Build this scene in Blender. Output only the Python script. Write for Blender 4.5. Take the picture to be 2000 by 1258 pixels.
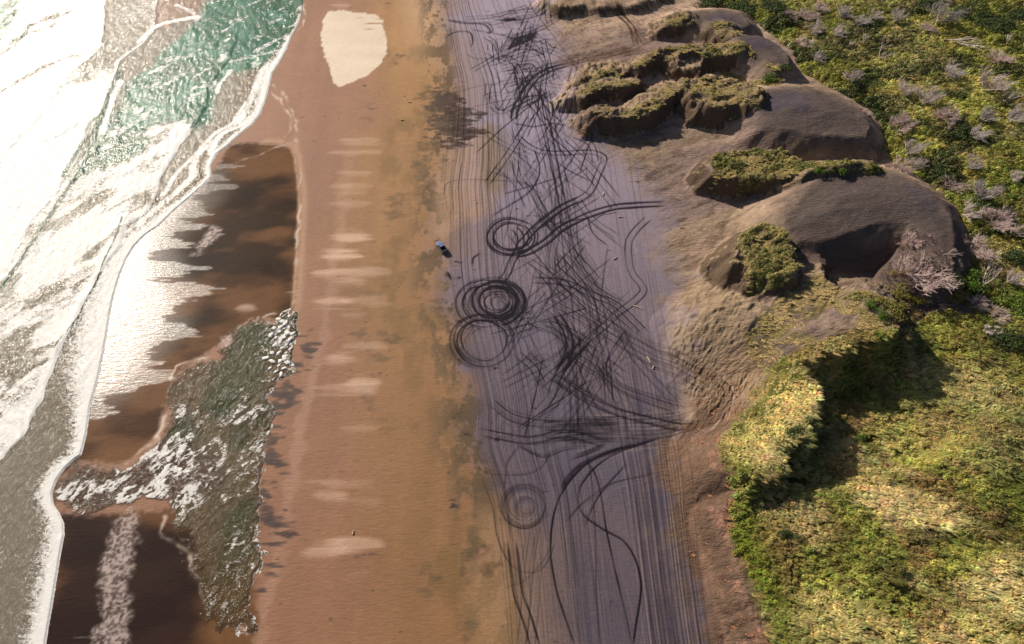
import bpy, math, random
import numpy as np
from mathutils import Vector, Matrix

for o in list(bpy.data.objects):
    bpy.data.objects.remove(o)
SC = bpy.context.scene
R = math.radians

# ------------------------------------------------------------------ camera
HC, PITCH, FPX = 125.0, R(55), 1333.0
cam = bpy.data.cameras.new('camera'); co = bpy.data.objects.new('camera', cam)
SC.collection.objects.link(co); SC.camera = co
co.location = (0, 0, HC); co.rotation_euler = (R(90) - PITCH, 0, 0)
cam.sensor_width = 36; cam.lens = FPX / 2000 * 36
cam.clip_start = 1; cam.clip_end = 12000

# ------------------------------------------------------------------ sky and sun
SUN_EL, SUN_AZ = R(29.5), R(47)        # azimuth measured to the left of straight ahead (+Y)
w = bpy.data.worlds.new('World'); SC.world = w; w.use_nodes = True
nt = w.node_tree; nt.nodes.clear()
sky = nt.nodes.new('ShaderNodeTexSky'); sky.sky_type = 'NISHITA'; sky.sun_disc = False
sky.sun_elevation = SUN_EL; sky.sun_rotation = -SUN_AZ
sky.dust_density = 2.0
bg = nt.nodes.new('ShaderNodeBackground'); bg.inputs[1].default_value = 0.055
wo = nt.nodes.new('ShaderNodeOutputWorld')
nt.links.new(sky.outputs[0], bg.inputs[0]); nt.links.new(bg.outputs[0], wo.inputs[0])
sl = bpy.data.lights.new('sun', 'SUN'); sl.energy = 5.0; sl.angle = R(0.5); sl.color = (1.0, 0.90, 0.77)
so = bpy.data.objects.new('sun', sl); SC.collection.objects.link(so)
sdir = Vector((-math.sin(SUN_AZ) * math.cos(SUN_EL), math.cos(SUN_AZ) * math.cos(SUN_EL), math.sin(SUN_EL)))
so.rotation_euler = sdir.to_track_quat('Z', 'Y').to_euler()
so.location = (0, 0, 200)
SC.view_settings.view_transform = 'Standard'; SC.view_settings.look = 'None'
SC.view_settings.exposure = 0.1; SC.view_settings.gamma = 1
SC.view_settings.use_curve_mapping = False

# ------------------------------------------------------------------ helpers
cp, sp = math.cos(PITCH), math.sin(PITCH)
def p2w(px, py, h=0.0):
    """point of the photograph -> ground point at height h"""
    u = (px - 1000) / FPX; v = (629 - py) / FPX
    dx, dy, dz = u, cp + v * sp, -sp + v * cp
    t = (HC - h) / -dz
    return (dx * t, dy * t)
def P(pts, h=0.0): return np.array([p2w(a, b, h) for a, b in pts])
def mpp(px, py):
    a = p2w(px - 1, py); b = p2w(px + 1, py)
    return (b[0] - a[0]) / 2

class Noise:
    def __init__(s, seed): s.l = np.random.RandomState(seed).rand(256, 256).astype(np.float32)
    def __call__(s, x, y):
        xi = np.floor(x).astype(np.int64); yi = np.floor(y).astype(np.int64)
        fx = (x - xi); fy = (y - yi)
        fx = fx * fx * (3 - 2 * fx); fy = fy * fy * (3 - 2 * fy)
        a = s.l[yi & 255, xi & 255]; b = s.l[yi & 255, (xi + 1) & 255]
        c = s.l[(yi + 1) & 255, xi & 255]; d = s.l[(yi + 1) & 255, (xi + 1) & 255]
        return (a + (b - a) * fx) * (1 - fy) + (c + (d - c) * fx) * fy
NS = [Noise(100 + i) for i in range(12)]
def fbm(x, y, sc=1.0, oct=4, k=0, ax=1.0, rot=0.0, gain=.5):
    """fractal noise 0..1, feature size 1/sc, stretched by ax along its own x"""
    c, s = math.cos(rot), math.sin(rot)
    X = (x * c + y * s) * sc / ax; Y = (-x * s + y * c) * sc
    t = np.zeros_like(X); a = 1; tot = 0
    for i in range(oct):
        t += a * NS[(k + i) % 12](X * 2 ** i + 17 * i, Y * 2 ** i + 31 * i); tot += a; a *= gain
    return t / tot
def ss(a, b, x):
    t = np.clip((x - a) / (b - a), 0, 1); return t * t * (3 - 2 * t)
def lin(c):
    c = np.array(c, dtype=np.float64) / 255
    return np.where(c < .04045, c / 12.92, ((c + .055) / 1.055) ** 2.4)

def catmull(pts, step=.6, closed=False):
    pts = [np.array(p, float) for p in pts]
    if len(pts) < 3:
        a, b = pts[0], pts[-1]; n = max(2, int(np.linalg.norm(b - a) / step)); return np.array([a + (b - a) * i / n for i in range(n + 1)])
    if closed: q = [pts[-1]] + pts + [pts[0], pts[1]]
    else: q = [2 * pts[0] - pts[1]] + pts + [2 * pts[-1] - pts[-2]]
    out = []
    for i in range(1, len(q) - 2):
        p0, p1, p2, p3 = q[i - 1], q[i], q[i + 1], q[i + 2]
        n = max(1, int(np.linalg.norm(p2 - p1) / step))
        for j in range(n):
            t = j / n
            out.append(.5 * ((2 * p1) + (-p0 + p2) * t + (2 * p0 - 5 * p1 + 4 * p2 - p3) * t * t + (-p0 + 3 * p1 - 3 * p2 + p3) * t ** 3))
    if not closed: out.append(q[-2])
    return np.array(out)

# signed distance fields of outlines, on a coarse ground grid
GX0, GX1, GY0, GY1, GR = -200.0, 215.0, -20.0, 300.0, .5
gxs = np.arange(GX0, GX1 + GR, GR); gys = np.arange(GY0, GY1 + GR, GR)
def bil(A, x, y, x0, y0, r):
    fx = np.clip((x - x0) / r, 0, A.shape[1] - 1.001); fy = np.clip((y - y0) / r, 0, A.shape[0] - 1.001)
    xi = fx.astype(np.int64); yi = fy.astype(np.int64); fx = fx - xi; fy = fy - yi
    return (A[yi, xi] * (1 - fx) + A[yi, xi + 1] * fx) * (1 - fy) + (A[yi + 1, xi] * (1 - fx) + A[yi + 1, xi + 1] * fx) * fy
class SDF:
    """positive inside"""
    def __init__(s, pts, smooth=True, pad=18.0):
        p = catmull(pts, 3.0, True) if smooth else np.array(pts)
        x0, y0 = p.min(0) - pad; x1, y1 = p.max(0) + pad
        i0 = max(0, int((x0 - GX0) / GR)); i1 = min(len(gxs), int((x1 - GX0) / GR) + 2)
        j0 = max(0, int((y0 - GY0) / GR)); j1 = min(len(gys), int((y1 - GY0) / GR) + 2)
        s.x0, s.y0, s.pad = gxs[i0], gys[j0], pad
        X, Y = np.meshgrid(gxs[i0:i1].astype(np.float32), gys[j0:j1].astype(np.float32))
        d2 = np.full(X.shape, 1e9, np.float32); ins = np.zeros(X.shape, bool)
        n = len(p)
        for i in range(n):
            ax, ay = p[i]; bx, by = p[(i + 1) % n]
            ex, ey = bx - ax, by - ay; L = ex * ex + ey * ey + 1e-9
            t = np.clip(((X - ax) * ex + (Y - ay) * ey) / L, 0, 1)
            d2 = np.minimum(d2, (X - ax - t * ex) ** 2 + (Y - ay - t * ey) ** 2)
            if (ay > by) != (ay < by) or True:
                c = (ay > Y) != (by > Y)
                if abs(ey) > 1e-9: ins ^= c & (X < ax + ex * (Y - ay) / ey)
        s.A = np.where(ins, np.sqrt(d2), -np.sqrt(d2)).astype(np.float32)
        s.h, s.w = s.A.shape; s.big = bool((s.A[:, -1] > 0).any() or (s.A[0] > 0).any() or (s.A[-1] > 0).any())
    def __call__(s, x, y):
        m = (x >= s.x0) & (y >= s.y0) & (x <= s.x0 + (s.w - 1) * GR) & (y <= s.y0 + (s.h - 1) * GR)
        out = np.full(x.shape, -s.pad * .8)
        if m.any(): out[m] = bil(s.A, x[m], y[m], s.x0, s.y0, GR)
        if s.big:
            k = ~m
            if k.any(): v = bil(s.A, x[k], y[k], s.x0, s.y0, GR); out[k] = np.where(v > 0, v, -s.pad * .8)
        return out

def link(o, parent=None):
    SC.collection.objects.link(o)
    if parent: o.parent = parent
    return o
def tag(o, label=None, cat=None, group=None, kind=None):
    if label: o['label'] = label
    if cat: o['category'] = cat
    if group: o['group'] = group
    if kind: o['kind'] = kind
    return o

# ------------------------------------------------------------------ boundaries between the long bands of the coast, as x(y) on the ground
def bcurve(pts):
    w_ = sorted([p2w(*p) for p in pts], key=lambda q: q[1])
    ys = np.array([q[1] for q in w_]); xs = np.array([q[0] for q in w_])
    def f(y):
        y = np.asarray(y, float)
        v = np.interp(y, ys, xs)
        hi = (xs[-1] - xs[-6]) / (ys[-1] - ys[-6]) if len(xs) > 6 else 0
        lo = (xs[3] - xs[0]) / (ys[3] - ys[0])
        v = np.where(y > ys[-1], xs[-1] - .05 * (y - ys[-1]), v)
        v = np.where(y < ys[0], xs[0], v)
        return v
    return f
SHORE = [(603, -60), (592, 0), (590, 25), (583, 48), (570, 72), (560, 98), (545, 125), (533, 142), (528, 165), (520, 195), (508, 225),
         (492, 245), (470, 262), (445, 285), (425, 300), (412, 325), (414, 345), (398, 362), (372, 385), (340, 412), (312, 440), (285, 458), (262, 482),
         (246, 510), (236, 535), (225, 570), (216, 610), (210, 650), (203, 690), (195, 730), (186, 765), (178, 792), (174, 820),
         (170, 850), (160, 888), (148, 896), (128, 915), (112, 938), (103, 965), (106, 985), (118, 1004), (126, 1022), (127, 1045), (120, 1080), (112, 1130),
         (104, 1180), (96, 1225), (88, 1275), (70, 1400)]
B1 = bcurve(SHORE)
B2 = bcurve([(840, -60), (850, 0), (858, 60), (862, 120), (872, 170), (868, 230), (860, 300), (850, 360), (852, 420), (850, 480), (852, 540), (862, 600), (876, 650),
             (885, 700), (908, 760), (905, 820), (902, 860), (930, 920), (945, 1000), (955, 1080), (965, 1180), (972, 1275), (985, 1400)])
B3 = bcurve([(1045, -60), (1060, 0), (1085, 80), (1110, 150), (1115, 210), (1122, 262), (1180, 290), (1240, 340), (1290, 400), (1300, 470), (1312, 560), (1325, 640), (1335, 720),
             (1338, 790), (1325, 830), (1298, 865), (1300, 900), (1310, 960), (1325, 1030), (1340, 1090), (1358, 1160), (1382, 1258), (1410, 1400)])
B4 = bcurve([(1260, -60), (1330, 0), (1470, 45), (1545, 110), (1560, 150), (1600, 175), (1680, 215), (1715, 260), (1725, 300), (1740, 332), (1800, 360), (1850, 400), (1872, 450), (1885, 520),
             (1870, 575), (1800, 625), (1740, 690), (1620, 706), (1485, 735), (1472, 775), (1440, 825), (1392, 872), (1386, 915), (1405, 975), (1412, 1030), (1412, 1075), (1435, 1120), (1455, 1180), (1480, 1258), (1530, 1400)])

# ------------------------------------------------------------------ relief of the land
# (top outline in the photo, height, width of the slope on the windward and on the lee side, how much the top domes up, roughness)
DUNES = [
 ([(1068, -12), (1180, -24), (1300, -20), (1250, 10), (1120, 16), (1075, 8)], 2.6, 4, 3, .5, .5),
 ([(1298, 40), (1330, 34), (1345, 46), (1330, 54), (1300, 54)], 4.0, 6, 2.2, .6, .9),
 ([(1335, 28), (1400, 21), (1445, 28), (1462, 48), (1440, 60), (1390, 52), (1345, 42)], 4.5, 9, 6, 1.2, .1),
 ([(1385, 52), (1410, 45), (1440, 58), (1438, 74), (1405, 72)], 5.0, 5, 2.5, .6, .8),
 ([(1440, 76), (1480, 74), (1515, 90), (1535, 112), (1538, 132), (1515, 140), (1490, 120), (1452, 100)], 6.0, 8, 6, 1.5, .05),
 ([(1285, 100), (1340, 90), (1400, 90), (1450, 98), (1455, 112), (1400, 112), (1340, 106), (1290, 110)], 5.5, 5, 2.5, .6, .9),
 ([(1232, 134), (1245, 120), (1285, 104), (1300, 108), (1275, 122), (1245, 138)], 4.2, 5, 2.2, .5, .9),
 ([(1310, 118), (1345, 112), (1375, 122), (1370, 140), (1340, 138), (1320, 130)], 4.6, 4, 2.4, .6, .9),
 ([(1118, 188), (1140, 168), (1200, 158), (1245, 162), (1215, 172), (1170, 180), (1135, 192)], 4.0, 7, 2.5, .5, .8),
 ([(1140, 156), (1165, 136), (1200, 132), (1218, 146), (1190, 154), (1155, 160)], 2.6, 6, 3, .6, 1.),
 ([(1155, 222), (1168, 210), (1200, 218), (1235, 213), (1270, 188), (1310, 164), (1332, 170), (1305, 198), (1272, 222), (1205, 232), (1165, 232)], 5.2, 7, 2.6, .6, 1.),
 ([(1338, 166), (1400, 150), (1450, 166), (1476, 190), (1478, 205), (1436, 210), (1402, 220), (1372, 210), (1350, 190)], 6.5, 6, 2.8, .8, 1.),
 ([(1480, 188), (1560, 180), (1620, 192), (1668, 218), (1697, 250), (1690, 268), (1640, 268), (1560, 262), (1500, 245)], 6.0, 14, 6.5, 1.6, .04),
 ([(1383, 318), (1400, 303), (1470, 296), (1540, 300), (1560, 316), (1620, 328), (1700, 331), (1700, 336), (1600, 340), (1540, 350), (1480, 350), (1420, 350), (1388, 342)], 6.2, 4.5, 2.6, .4, .8),
 ([(1560, 395), (1600, 352), (1680, 340), (1750, 347), (1812, 378), (1850, 425), (1862, 480), (1848, 520), (1822, 520), (1815, 470), (1770, 436), (1700, 440), (1620, 468), (1560, 470), (1530, 440)], 7.0, 14, 9.0, 1.2, .05),
 ([(1428, 488), (1450, 464), (1490, 451), (1530, 463), (1548, 496), (1543, 530), (1505, 545), (1465, 540), (1440, 520)], 8.5, 5.5, 3.6, .8, .8),
 ([(1450, 640), (1470, 610), (1510, 582), (1560, 545), (1600, 538), (1625, 560), (1680, 588), (1730, 608), (1775, 650), (1762, 668), (1700, 682), (1640, 697), (1560, 714), (1500, 722), (1470, 690)], 6.5, 18, 3.4, .5, .5),
 ([(1690, 592), (1725, 612), (1745, 645), (1735, 668), (1700, 683), (1640, 698), (1560, 714), (1530, 708), (1580, 685), (1640, 660), (1680, 625)], 6.9, 16, 3.0, .5, .4),
 ([(1478, 740), (1560, 732), (1592, 758), (1580, 810), (1568, 858), (1527, 868), (1522, 932), (1462, 938), (1412, 908), (1402, 862), (1440, 812), (1470, 772)], 7.6, 8, 2.4, .6, .25),
 ([(1408, 1000), (1440, 960), (1560, 985), (1700, 950), (1850, 900), (2000, 800), (2300, 800), (2300, 1500), (1560, 1500), (1500, 1300), (1465, 1180), (1440, 1110), (1425, 1050)], 4.0, 5, 8, .5, .3),
]
LD = np.array([math.sin(SUN_AZ), -math.cos(SUN_AZ)])      # down-light direction on the ground
FEAT = []
for pts, H, ww, wl, dome, rug in DUNES:
    if rug >= .8: wl *= .9
    FEAT.append((SDF(P(pts, H), pad=30), H * (.9 if rug >= .8 and H < 7 else 1), ww, wl, dome, rug))
APRON = SDF(P([(1120, -60), (1090, 20), (1130, 90), (1100, 180), (1118, 250), (1240, 300), (1330, 380), (1330, 470), (1330, 560), (1360, 640), (1400, 720), (1460, 780), (1380, 860), (1370, 950), (1390, 1100),
               (1440, 1300), (2400, 1300), (2400, -60)]), pad=30)
TANF = SDF(P([(1340, 715), (1390, 705), (1440, 728), (1462, 740), (1462, 775), (1430, 815), (1385, 845), (1330, 850), (1300, 800)]), pad=24)
HR = .25
hx = np.arange(-30, 190, HR); hy = np.arange(0, 290, HR)
def relief(x, y):
    ap = APRON(x, y)
    h = 1.3 * ss(-3, 12, ap) * (.6 + .8 * fbm(x, y, .03, 3, 2))
    rugsum = np.zeros_like(h)
    wx = x + (fbm(x, y, .25, 3, 5) - .5) * 3.0; wy = y + (fbm(x, y, .25, 3, 7) - .5) * 3.0
    for i_, (s, H, ww, wl, dome, rug) in enumerate(FEAT):
        X, Y = (wx, wy) if rug > .3 else (x + (wx - x) * .3, y + (wy - y) * .3)
        d = s(X, Y)
        e = .8
        gx = (s(X + e, Y) - s(X - e, Y)) / (2 * e); gy = (s(X, Y + e) - s(X, Y - e)) / (2 * e)
        c = np.clip(-(gx * LD[0] + gy * LD[1]) * .6 + gy * .55 + .45, 0, 1)
        if i_ in (16, 18): c = np.clip(-(gx * .95 - gy * .3) * 1.3 + .05, 0, 1)
        wd = ww + (wl - ww) * c
        t = np.clip(1 + d / wd, 0, 1)
        prof = np.where(t < 1, .35 * ss(0, 1, t) + .65 * t, 1)
        top = 1 + dome / H * ss(0, 12, d)
        f = H * prof * top
        fr = rug * ss(0.02, .3, t) * (1 - .55 * ss(1, 6, d))
        h = np.maximum(h, f + h * .4)
        rugsum = np.maximum(rugsum, np.where(f > h - 1.2, fr, 0))
    r1 = 1 - np.abs(2 * fbm(x, y, .45, 4, 3, 2.2, .3) - 1) * 1.6
    h = h + rugsum * (r1 - .5) * 1.5 * ss(0, 3, ap + 3)
    # low drifts and scour on the open sand, lumps under the scrub
    land = ss(-2, 4, x - B3(y))
    h = h + land * ((fbm(x, y, .12, 3, 8, 3, .1) - .5) * .9 + (1 - np.abs(2 * fbm(x, y, .3, 3, 1, 3.5, .25) - 1) - .5) * .22)
    sc = ss(-1, 3, x - B4(y))
    h = h + sc * (fbm(x, y, .16, 3, 6) - .35) * 1.8
    ta = TANF(x, y); h = h + (np.minimum(h, 1.0 + .15 * (fbm(x, y, .3, 3, 1) - .5)) - h) * ss(-13, 3, ta)
    return h, rugsum
_X, _Y = np.meshgrid(hx, hy)
HG, RG = relief(_X, _Y)
def height(x, y):
    m = (x > hx[0]) & (x < hx[-1]) & (y < hy[-1])
    return np.where(m, bil(HG, x, y, hx[0], hy[0], HR), 0) * ss(-16, -8, x - B3(y) + 6)
gyy, gxx = np.gradient(HG, HR)
SLOPE = np.sqrt(gxx ** 2 + gyy ** 2)
def slope(x, y): return bil(SLOPE, x, y, hx[0], hy[0], HR)
def rug(x, y): return bil(RG, x, y, hx[0], hy[0], HR)

def p2g(px, py, up=0.0):
    h = 0.0
    for _ in range(14):
        x, y = p2w(px, py, h + up); h = .5 * h + .5 * float(height(np.array([x]), np.array([y]))[0])
    return x, y, h
# ------------------------------------------------------------------ tyre marks, drawn on a fine ground raster
TX0, TX1, TY0, TY1, TR = -50.0, 75.0, -20.0, 262.0, .1
TW, TH_ = int((TX1 - TX0) / TR), int((TY1 - TY0) / TR)
TRK = np.zeros((TH_, TW), np.float32)       # dark, turned-over damp sand
TRL = np.zeros((TH_, TW), np.float32)       # pale ridges thrown up beside it
_tmp = np.zeros((TH_, TW), np.float32)
rng = np.random.RandomState(5)
def stamp(line, width, op, dst, fade=.5, seed=0):
    line = catmull(line, .07) if len(line) > 2 else catmull(line, .07)
    # resample
    width = width + .07 * (op > .5)
    n = len(line)
    if n < 2: return
    s_ = np.arange(n) * .07
    r = np.random.RandomState(seed)
    k = r.rand(max(4, int(s_[-1] / 3) + 3))
    o = op * (1 - fade + fade * np.interp(s_ / 3, np.arange(len(k)), k) * 1.4)
    o = o * np.minimum(1, np.minimum(s_, s_[-1] - s_) / 1.5 + .15)
    rad = int(width / 2 / TR + 1.5)
    cx = (line[:, 0] - TX0) / TR; cy = (line[:, 1] - TY0) / TR
    ix = np.round(cx).astype(int); iy = np.round(cy).astype(int)
    idx = []
    for a in range(-rad, rad + 1):
        for b in range(-rad, rad + 1):
            jx = ix + a; jy = iy + b
            ok = (jx >= 0) & (jy >= 0) & (jx < TW) & (jy < TH_)
            d = np.hypot(jx - cx, jy - cy) * TR
            v = o * np.clip(1 - (d - width / 2 + .06) / .13, 0, 1)
            ok &= v > .01
            f = jy[ok] * TW + jx[ok]
            np.maximum.at(_tmp.ravel(), f, v[ok].astype(np.float32)); idx.append(f)
    f = np.unique(np.concatenate(idx)) if idx else []
    if len(f):
        d = dst.ravel(); t = _tmp.ravel()
        d[f] = 1 - (1 - d[f]) * (1 - t[f]); t[f] = 0
def off(line, o):
    t = np.gradient(line, axis=0); t /= (np.linalg.norm(t, axis=1, keepdims=True) + 1e-9)
    return line + np.stack([-t[:, 1], t[:, 0]], 1) * o
_sn = [0]
def track(pts, op=.8, width=.26, pair=True, n=1, spread=0., pale=.08, world=False, gauge=1.55):
    base = np.array(pts, float) if world else P(pts)
    for i in range(n):
        _sn[0] += 1; sd = _sn[0]
        r = np.random.RandomState(sd)
        b = base.copy()
        if i: b += (r.rand(1, 2) - .5) * spread * 2 + (r.rand(*b.shape) - .5) * spread * .6
        l = catmull(b, .5)
        o_ = op * (1 if i == 0 else .5 + .5 * r.rand())
        if pair:
            stamp(off(l, gauge / 2), width, o_, TRK, .45, sd); stamp(off(l, -gauge / 2), width, o_ * .9, TRK, .45, sd + 5000)
        else: stamp(l, width, o_, TRK, .45, sd)
        if pale: stamp(off(l, gauge / 2 + .35), .22, pale, TRL, .6, sd + 9000)
def ring(px, py, rpx, op=.8, n=1, jit=0., a0=0, a1=360, width=.26, pair=True):
    c = np.array(p2w(px, py)); m = mpp(px, py)
    for i in range(n):
        _sn[0] += 1; r = np.random.RandomState(_sn[0])
        cc = c + (r.rand(2) - .5) * jit * 2; rad = rpx * m + (r.rand() - .5) * jit
        s0, s1 = (a0, a1) if i == 0 else (a0 + r.rand() * 60, a1 - r.rand() * 120)
        ts = np.radians(np.linspace(s0, s1 + (12 if a1 - a0 >= 360 and i == 0 else 0), 40))
        rw = rad * (1 + .035 * np.sin(ts * 2 + r.rand() * 6) + .02 * np.sin(ts * 3 + r.rand() * 6)) + (ts - ts[0]) * (r.rand() - .5) * .12
        pts = np.stack([cc[0] + rw * np.cos(ts), cc[1] + rw * np.sin(ts)], 1)
        track(pts, op * (1 if i == 0 else .7), width, pair, world=True)

# long parallel runs up and down the beach
ysn = np.linspace(-16, 250, 30)
def run(u, y0, y1, op, amp=.02, pair=True, width=.22, tilt=0., seed=0, pale=0):
    r = np.random.RandomState(seed)
    ys = ysn[(ysn >= y0) & (ysn <= y1)]
    if len(ys) < 3: return
    ph = r.rand(3) * 6; a = r.rand(3) * amp
    uu = u + sum(a[i] * np.sin(ys / (25 + 30 * i) + ph[i]) for i in range(3)) + tilt * (ys - y0) / 100
    x = B2(ys) * (1 - uu) + (B3sm(ys)) * uu
    track(np.stack([x, ys], 1), op, width, pair, world=True, pale=pale)
_y3 = np.array([14, 22, 60, 100, 140, 180, 216, 260.]); _x3 = np.array([34, 33, 34, 33, 32, 26, 10, 5.])
def B3sm(y): return np.interp(y, _y3, _x3)
for i in range(105):
    r = np.random.RandomState(700 + i)
    u = .05 + .95 * r.rand() ** .85
    y0 = -18 + (r.rand() ** 1.4) * 175; y1 = y0 + 25 + r.rand() * 170
    run(u, y0, min(y1, 255), .10 + .32 * r.rand() ** 2, .025, r.rand() < .6, .18, (r.rand() - .5) * .10, 1000 + i, .12 if r.rand() < .2 else 0)
for i in range(26):     # the worn lane along the dune foot, bottom right
    r = np.random.RandomState(1700 + i)
    run(.72 + .27 * r.rand(), -18, 55 + 60 * r.rand(), .25 + .3 * r.rand(), .006, True, .16, (r.rand() - .5) * .03, 1900 + i, .16)
for i in range(16):     # bundle at the left side by the circles
    r = np.random.RandomState(2700 + i)
    run(.08 + .3 * r.rand(), 10 + 60 * r.rand(), 120 + 130 * r.rand(), .3 + .3 * r.rand(), .01, True, .18, (r.rand() - .5) * .05, 2900 + i, .1)

# the dark central corridor
track([(1035, 180), (1065, 300), (1085, 400), (1095, 500), (1112, 600), (1118, 700), (1122, 800), (1119, 862)], .6, .26, n=2, spread=2.0)
track([(1060, 170), (1080, 300), (1100, 400), (1115, 480), (1150, 560), (1160, 640), (1150, 700), (1130, 760)], .6, n=2, spread=2.5)
track([(1092, 370), (1088, 450), (1078, 520), (1100, 640), (1125, 720), (1160, 800), (1192, 845)], .6, n=2, spread=2.5)
track([(1000, 250), (1030, 330), (1060, 420), (1100, 560), (1150, 640), (1180, 700)], .5, n=3, spread=2)
track([(1088, 499), (1120, 534), (1148, 576), (1165, 625), (1183, 695), (1190, 790)], .7, n=2, spread=1)
track([(1092, 492), (1137, 545), (1172, 570), (1207, 592)], .6, n=3, spread=1.3)
track([(1040, 546), (1102, 551), (1155, 576), (1204, 596), (1260, 650)], .65, n=3, spread=1.2)
track([(1078, 551), (1165, 625), (1246, 670), (1330, 716), (1400, 755)], .45, n=6, spread=2.6)
track([(1078, 590), (1165, 640), (1246, 690), (1330, 736), (1400, 775)], .4, n=5, spread=2.6)
track([(1105, 690), (1180, 738), (1220, 765), (1320, 800)], .6, n=4, spread=1.8)
track([(1120, 640), (1180, 730), (1210, 790), (1215, 850)], .5, n=3, spread=2)
track([(1085, 735), (1150, 775), (1210, 806), (1300, 828), (1360, 840)], .8, .3, n=4, spread=1.)
track([(1230, 650), (1200, 700), (1150, 780), (1095, 860)], .4, n=4, spread=2.5)
track([(1330, 800), (1240, 700), (1200, 620), (1150, 520), (1110, 440), (1085, 330)], .4, n=3, spread=2)
track([(1210, 480), (1150, 430), (1090, 360), (1050, 260)], .4, n=3, spread=2, pair=False)
# sand track that leaves between the dunes
for k in range(6):
    track([(1300, 690 + k * 5), (1352, 712 + k * 3), (1398, 742 + k * 2), (1420, 772), (1412 - k * 3, 808), (1380, 826 + k * 2), (1330, 842 + k * 3), (1210, 862 + k * 2)], .38, .2, pale=.3)
for k in range(9):
    y = 822 + k * 5.2
    track([(1060 + 22 * (k % 3), y + 3), (1130, y + 1), (1208, y - 2)], .75, .32, pair=False)
    track([(1130, y), (1208, y - 2), (1280, y - 6 + 3 * (k % 3)), (1345, y - 12)], .3, .2, pale=.35)
track([(958, 785), (1000, 815), (1060, 828), (1130, 826), (1210, 822)], .7, n=3, spread=.8)
track([(945, 845), (1020, 860), (1060, 856), (1110, 848), (1180, 866)], .65, n=3, spread=.8)
# big lower loops
track([(1290, 856), (1248, 867), (1199, 879), (1157, 898), (1127, 924), (1100, 959), (1085, 993), (1077, 1038), (1076, 1084), (1081, 1122), (1089, 1160), (1104, 1206), (1123, 1262)], .95, .3, pair=False)
track([(1248, 869), (1199, 882), (1150, 903), (1118, 930), (1098, 958)], .8, .5, pair=False, n=2, spread=.5)
track([(1275, 860), (1210, 883), (1172, 905), (1146, 932), (1131, 959), (1131, 985), (1142, 1008), (1180, 1035), (1218, 1057), (1241, 1092), (1252, 1137), (1250, 1175), (1243, 1217), (1237, 1262)], .95, .3, pair=False)
track([(1150, 905), (1165, 932), (1176, 978), (1184, 1031), (1195, 1084), (1209, 1145), (1222, 1198), (1235, 1262)], .85, .26, pair=False)
track([(1128, 820), (1150, 900), (1159, 978), (1163, 1027), (1164, 1084), (1165, 1141), (1171, 1262)], .6, .2, pair=False)
track([(1225, 905), (1180, 955), (1158, 990), (1142, 1030)], .7, .3, pair=False)
track([(1280, 925), (1199, 943), (1165, 962), (1131, 989), (1105, 1020)], .55, .2, n=2, spread=.7, pair=False)
track([(1015, 870), (1000, 890), (990, 909), (986, 955)], .6, .25, pair=False)
track([(930, 905), (946, 922), (982, 928), (1028, 926), (1058, 913), (1074, 885)], .6, .2, pair=False)
track([(940, 930), (963, 993), (971, 1046), (990, 1092), (1013, 1114), (1043, 1118), (1066, 1103), (1085, 1060)], .55, .2, pair=False)
track([(985, 1150), (1030, 1130), (1068, 1085), (1080, 1050)], .5, .2, pair=False)
track([(1000, 1060), (1010, 1150), (1030, 1210), (1045, 1262)], .75, .25, n=3, spread=1)
track([(1045, 1030), (1035, 1100), (1028, 1180), (1020, 1262)], .45, .22, n=3, spread=1.2)
track([(1010, 870), (1060, 893), (1100, 880), (1145, 872)], .7, .25, pair=False, n=2, spread=.6)
track([(1120, 895), (1150, 885), (1185, 868)], .7, .3, pair=False, n=3, spread=1)
# circles
ring(999, 461, 42, .97, 4, .35, 40, 400, .3)
ring(999, 461, 39, .7, 2, .6, 200, 400, .3)
track([(1011, 266), (1029, 283), (1060, 297), (1106, 299), (1151, 297), (1176, 304), (1179, 316), (1169, 339), (1155, 371), (1134, 388), (1099, 406), (1068, 430), (1046, 450)], .85, .3)
track([(1134, 388), (1099, 404), (1068, 426), (1046, 446), (1030, 462), (1015, 480)], .75, .34, n=3, spread=.5)
track([(1300, 398), (1240, 401), (1200, 405), (1150, 420), (1100, 445), (1070, 470), (1035, 491), (1005, 498)], .92, .32, n=3, spread=.4)
track([(1004, 445), (1016, 460), (1015, 482), (1000, 510), (990, 535), (976, 550)], .85, .32, n=2, spread=.5)
for rr, o_ in ((50, .55), (46, .6), (43, .85), (38, .9), (34, .6), (28, .75), (23, .5)):
    ring(968 + (50 - rr) * .1, 589, rr, o_, 1, .5, 0, 360, .3)
ring(972, 590, 47, .8, 6, .6, -80, 150, .4)
ring(948, 592, 52, .75, 3, .6, 20, 300, .26)
ring(936, 605, 52, .4, 2, .5, 60, 290, .2, False)
ring(943, 666, 56, .9, 3, .45, 0, 360, .3)
ring(943, 672, 47, .45, 3, 1.2, 100, 300, .22)
for k in range(9):
    track([(985 + k * 3, 665 - k * 5), (1025, 640 - k * 6 + 12), (1075, 634 + (k % 4) * 7 - k * 2), (1110, 660 + k * 4)], .5, .22, pair=k % 2 == 0)
track([(1085, 612), (1104, 640), (1113, 672), (1106, 700), (1090, 728)], .85, .35, n=5, spread=1.3)
for k in range(6):
    track([(1000, 690 + k * 4), (1040, 692 + k * 5), (1085, 690 + k * 2), (1105, 670)], .35, .2, pair=False)
track([(1268, 425), (1242, 450), (1228, 475), (1229, 510), (1236, 535), (1252, 555), (1256, 570), (1238, 590), (1208, 610), (1182, 635), (1152, 660), (1127, 685), (1112, 702), (1090, 735), (1076, 775)], .72, .3)
track([(1150, 660), (1127, 685), (1112, 702), (1098, 722)], .85, .4, n=2, spread=.4)
track([(1340, 715), (1270, 800), (1253, 835)], .35, .2, pair=False)
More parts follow.
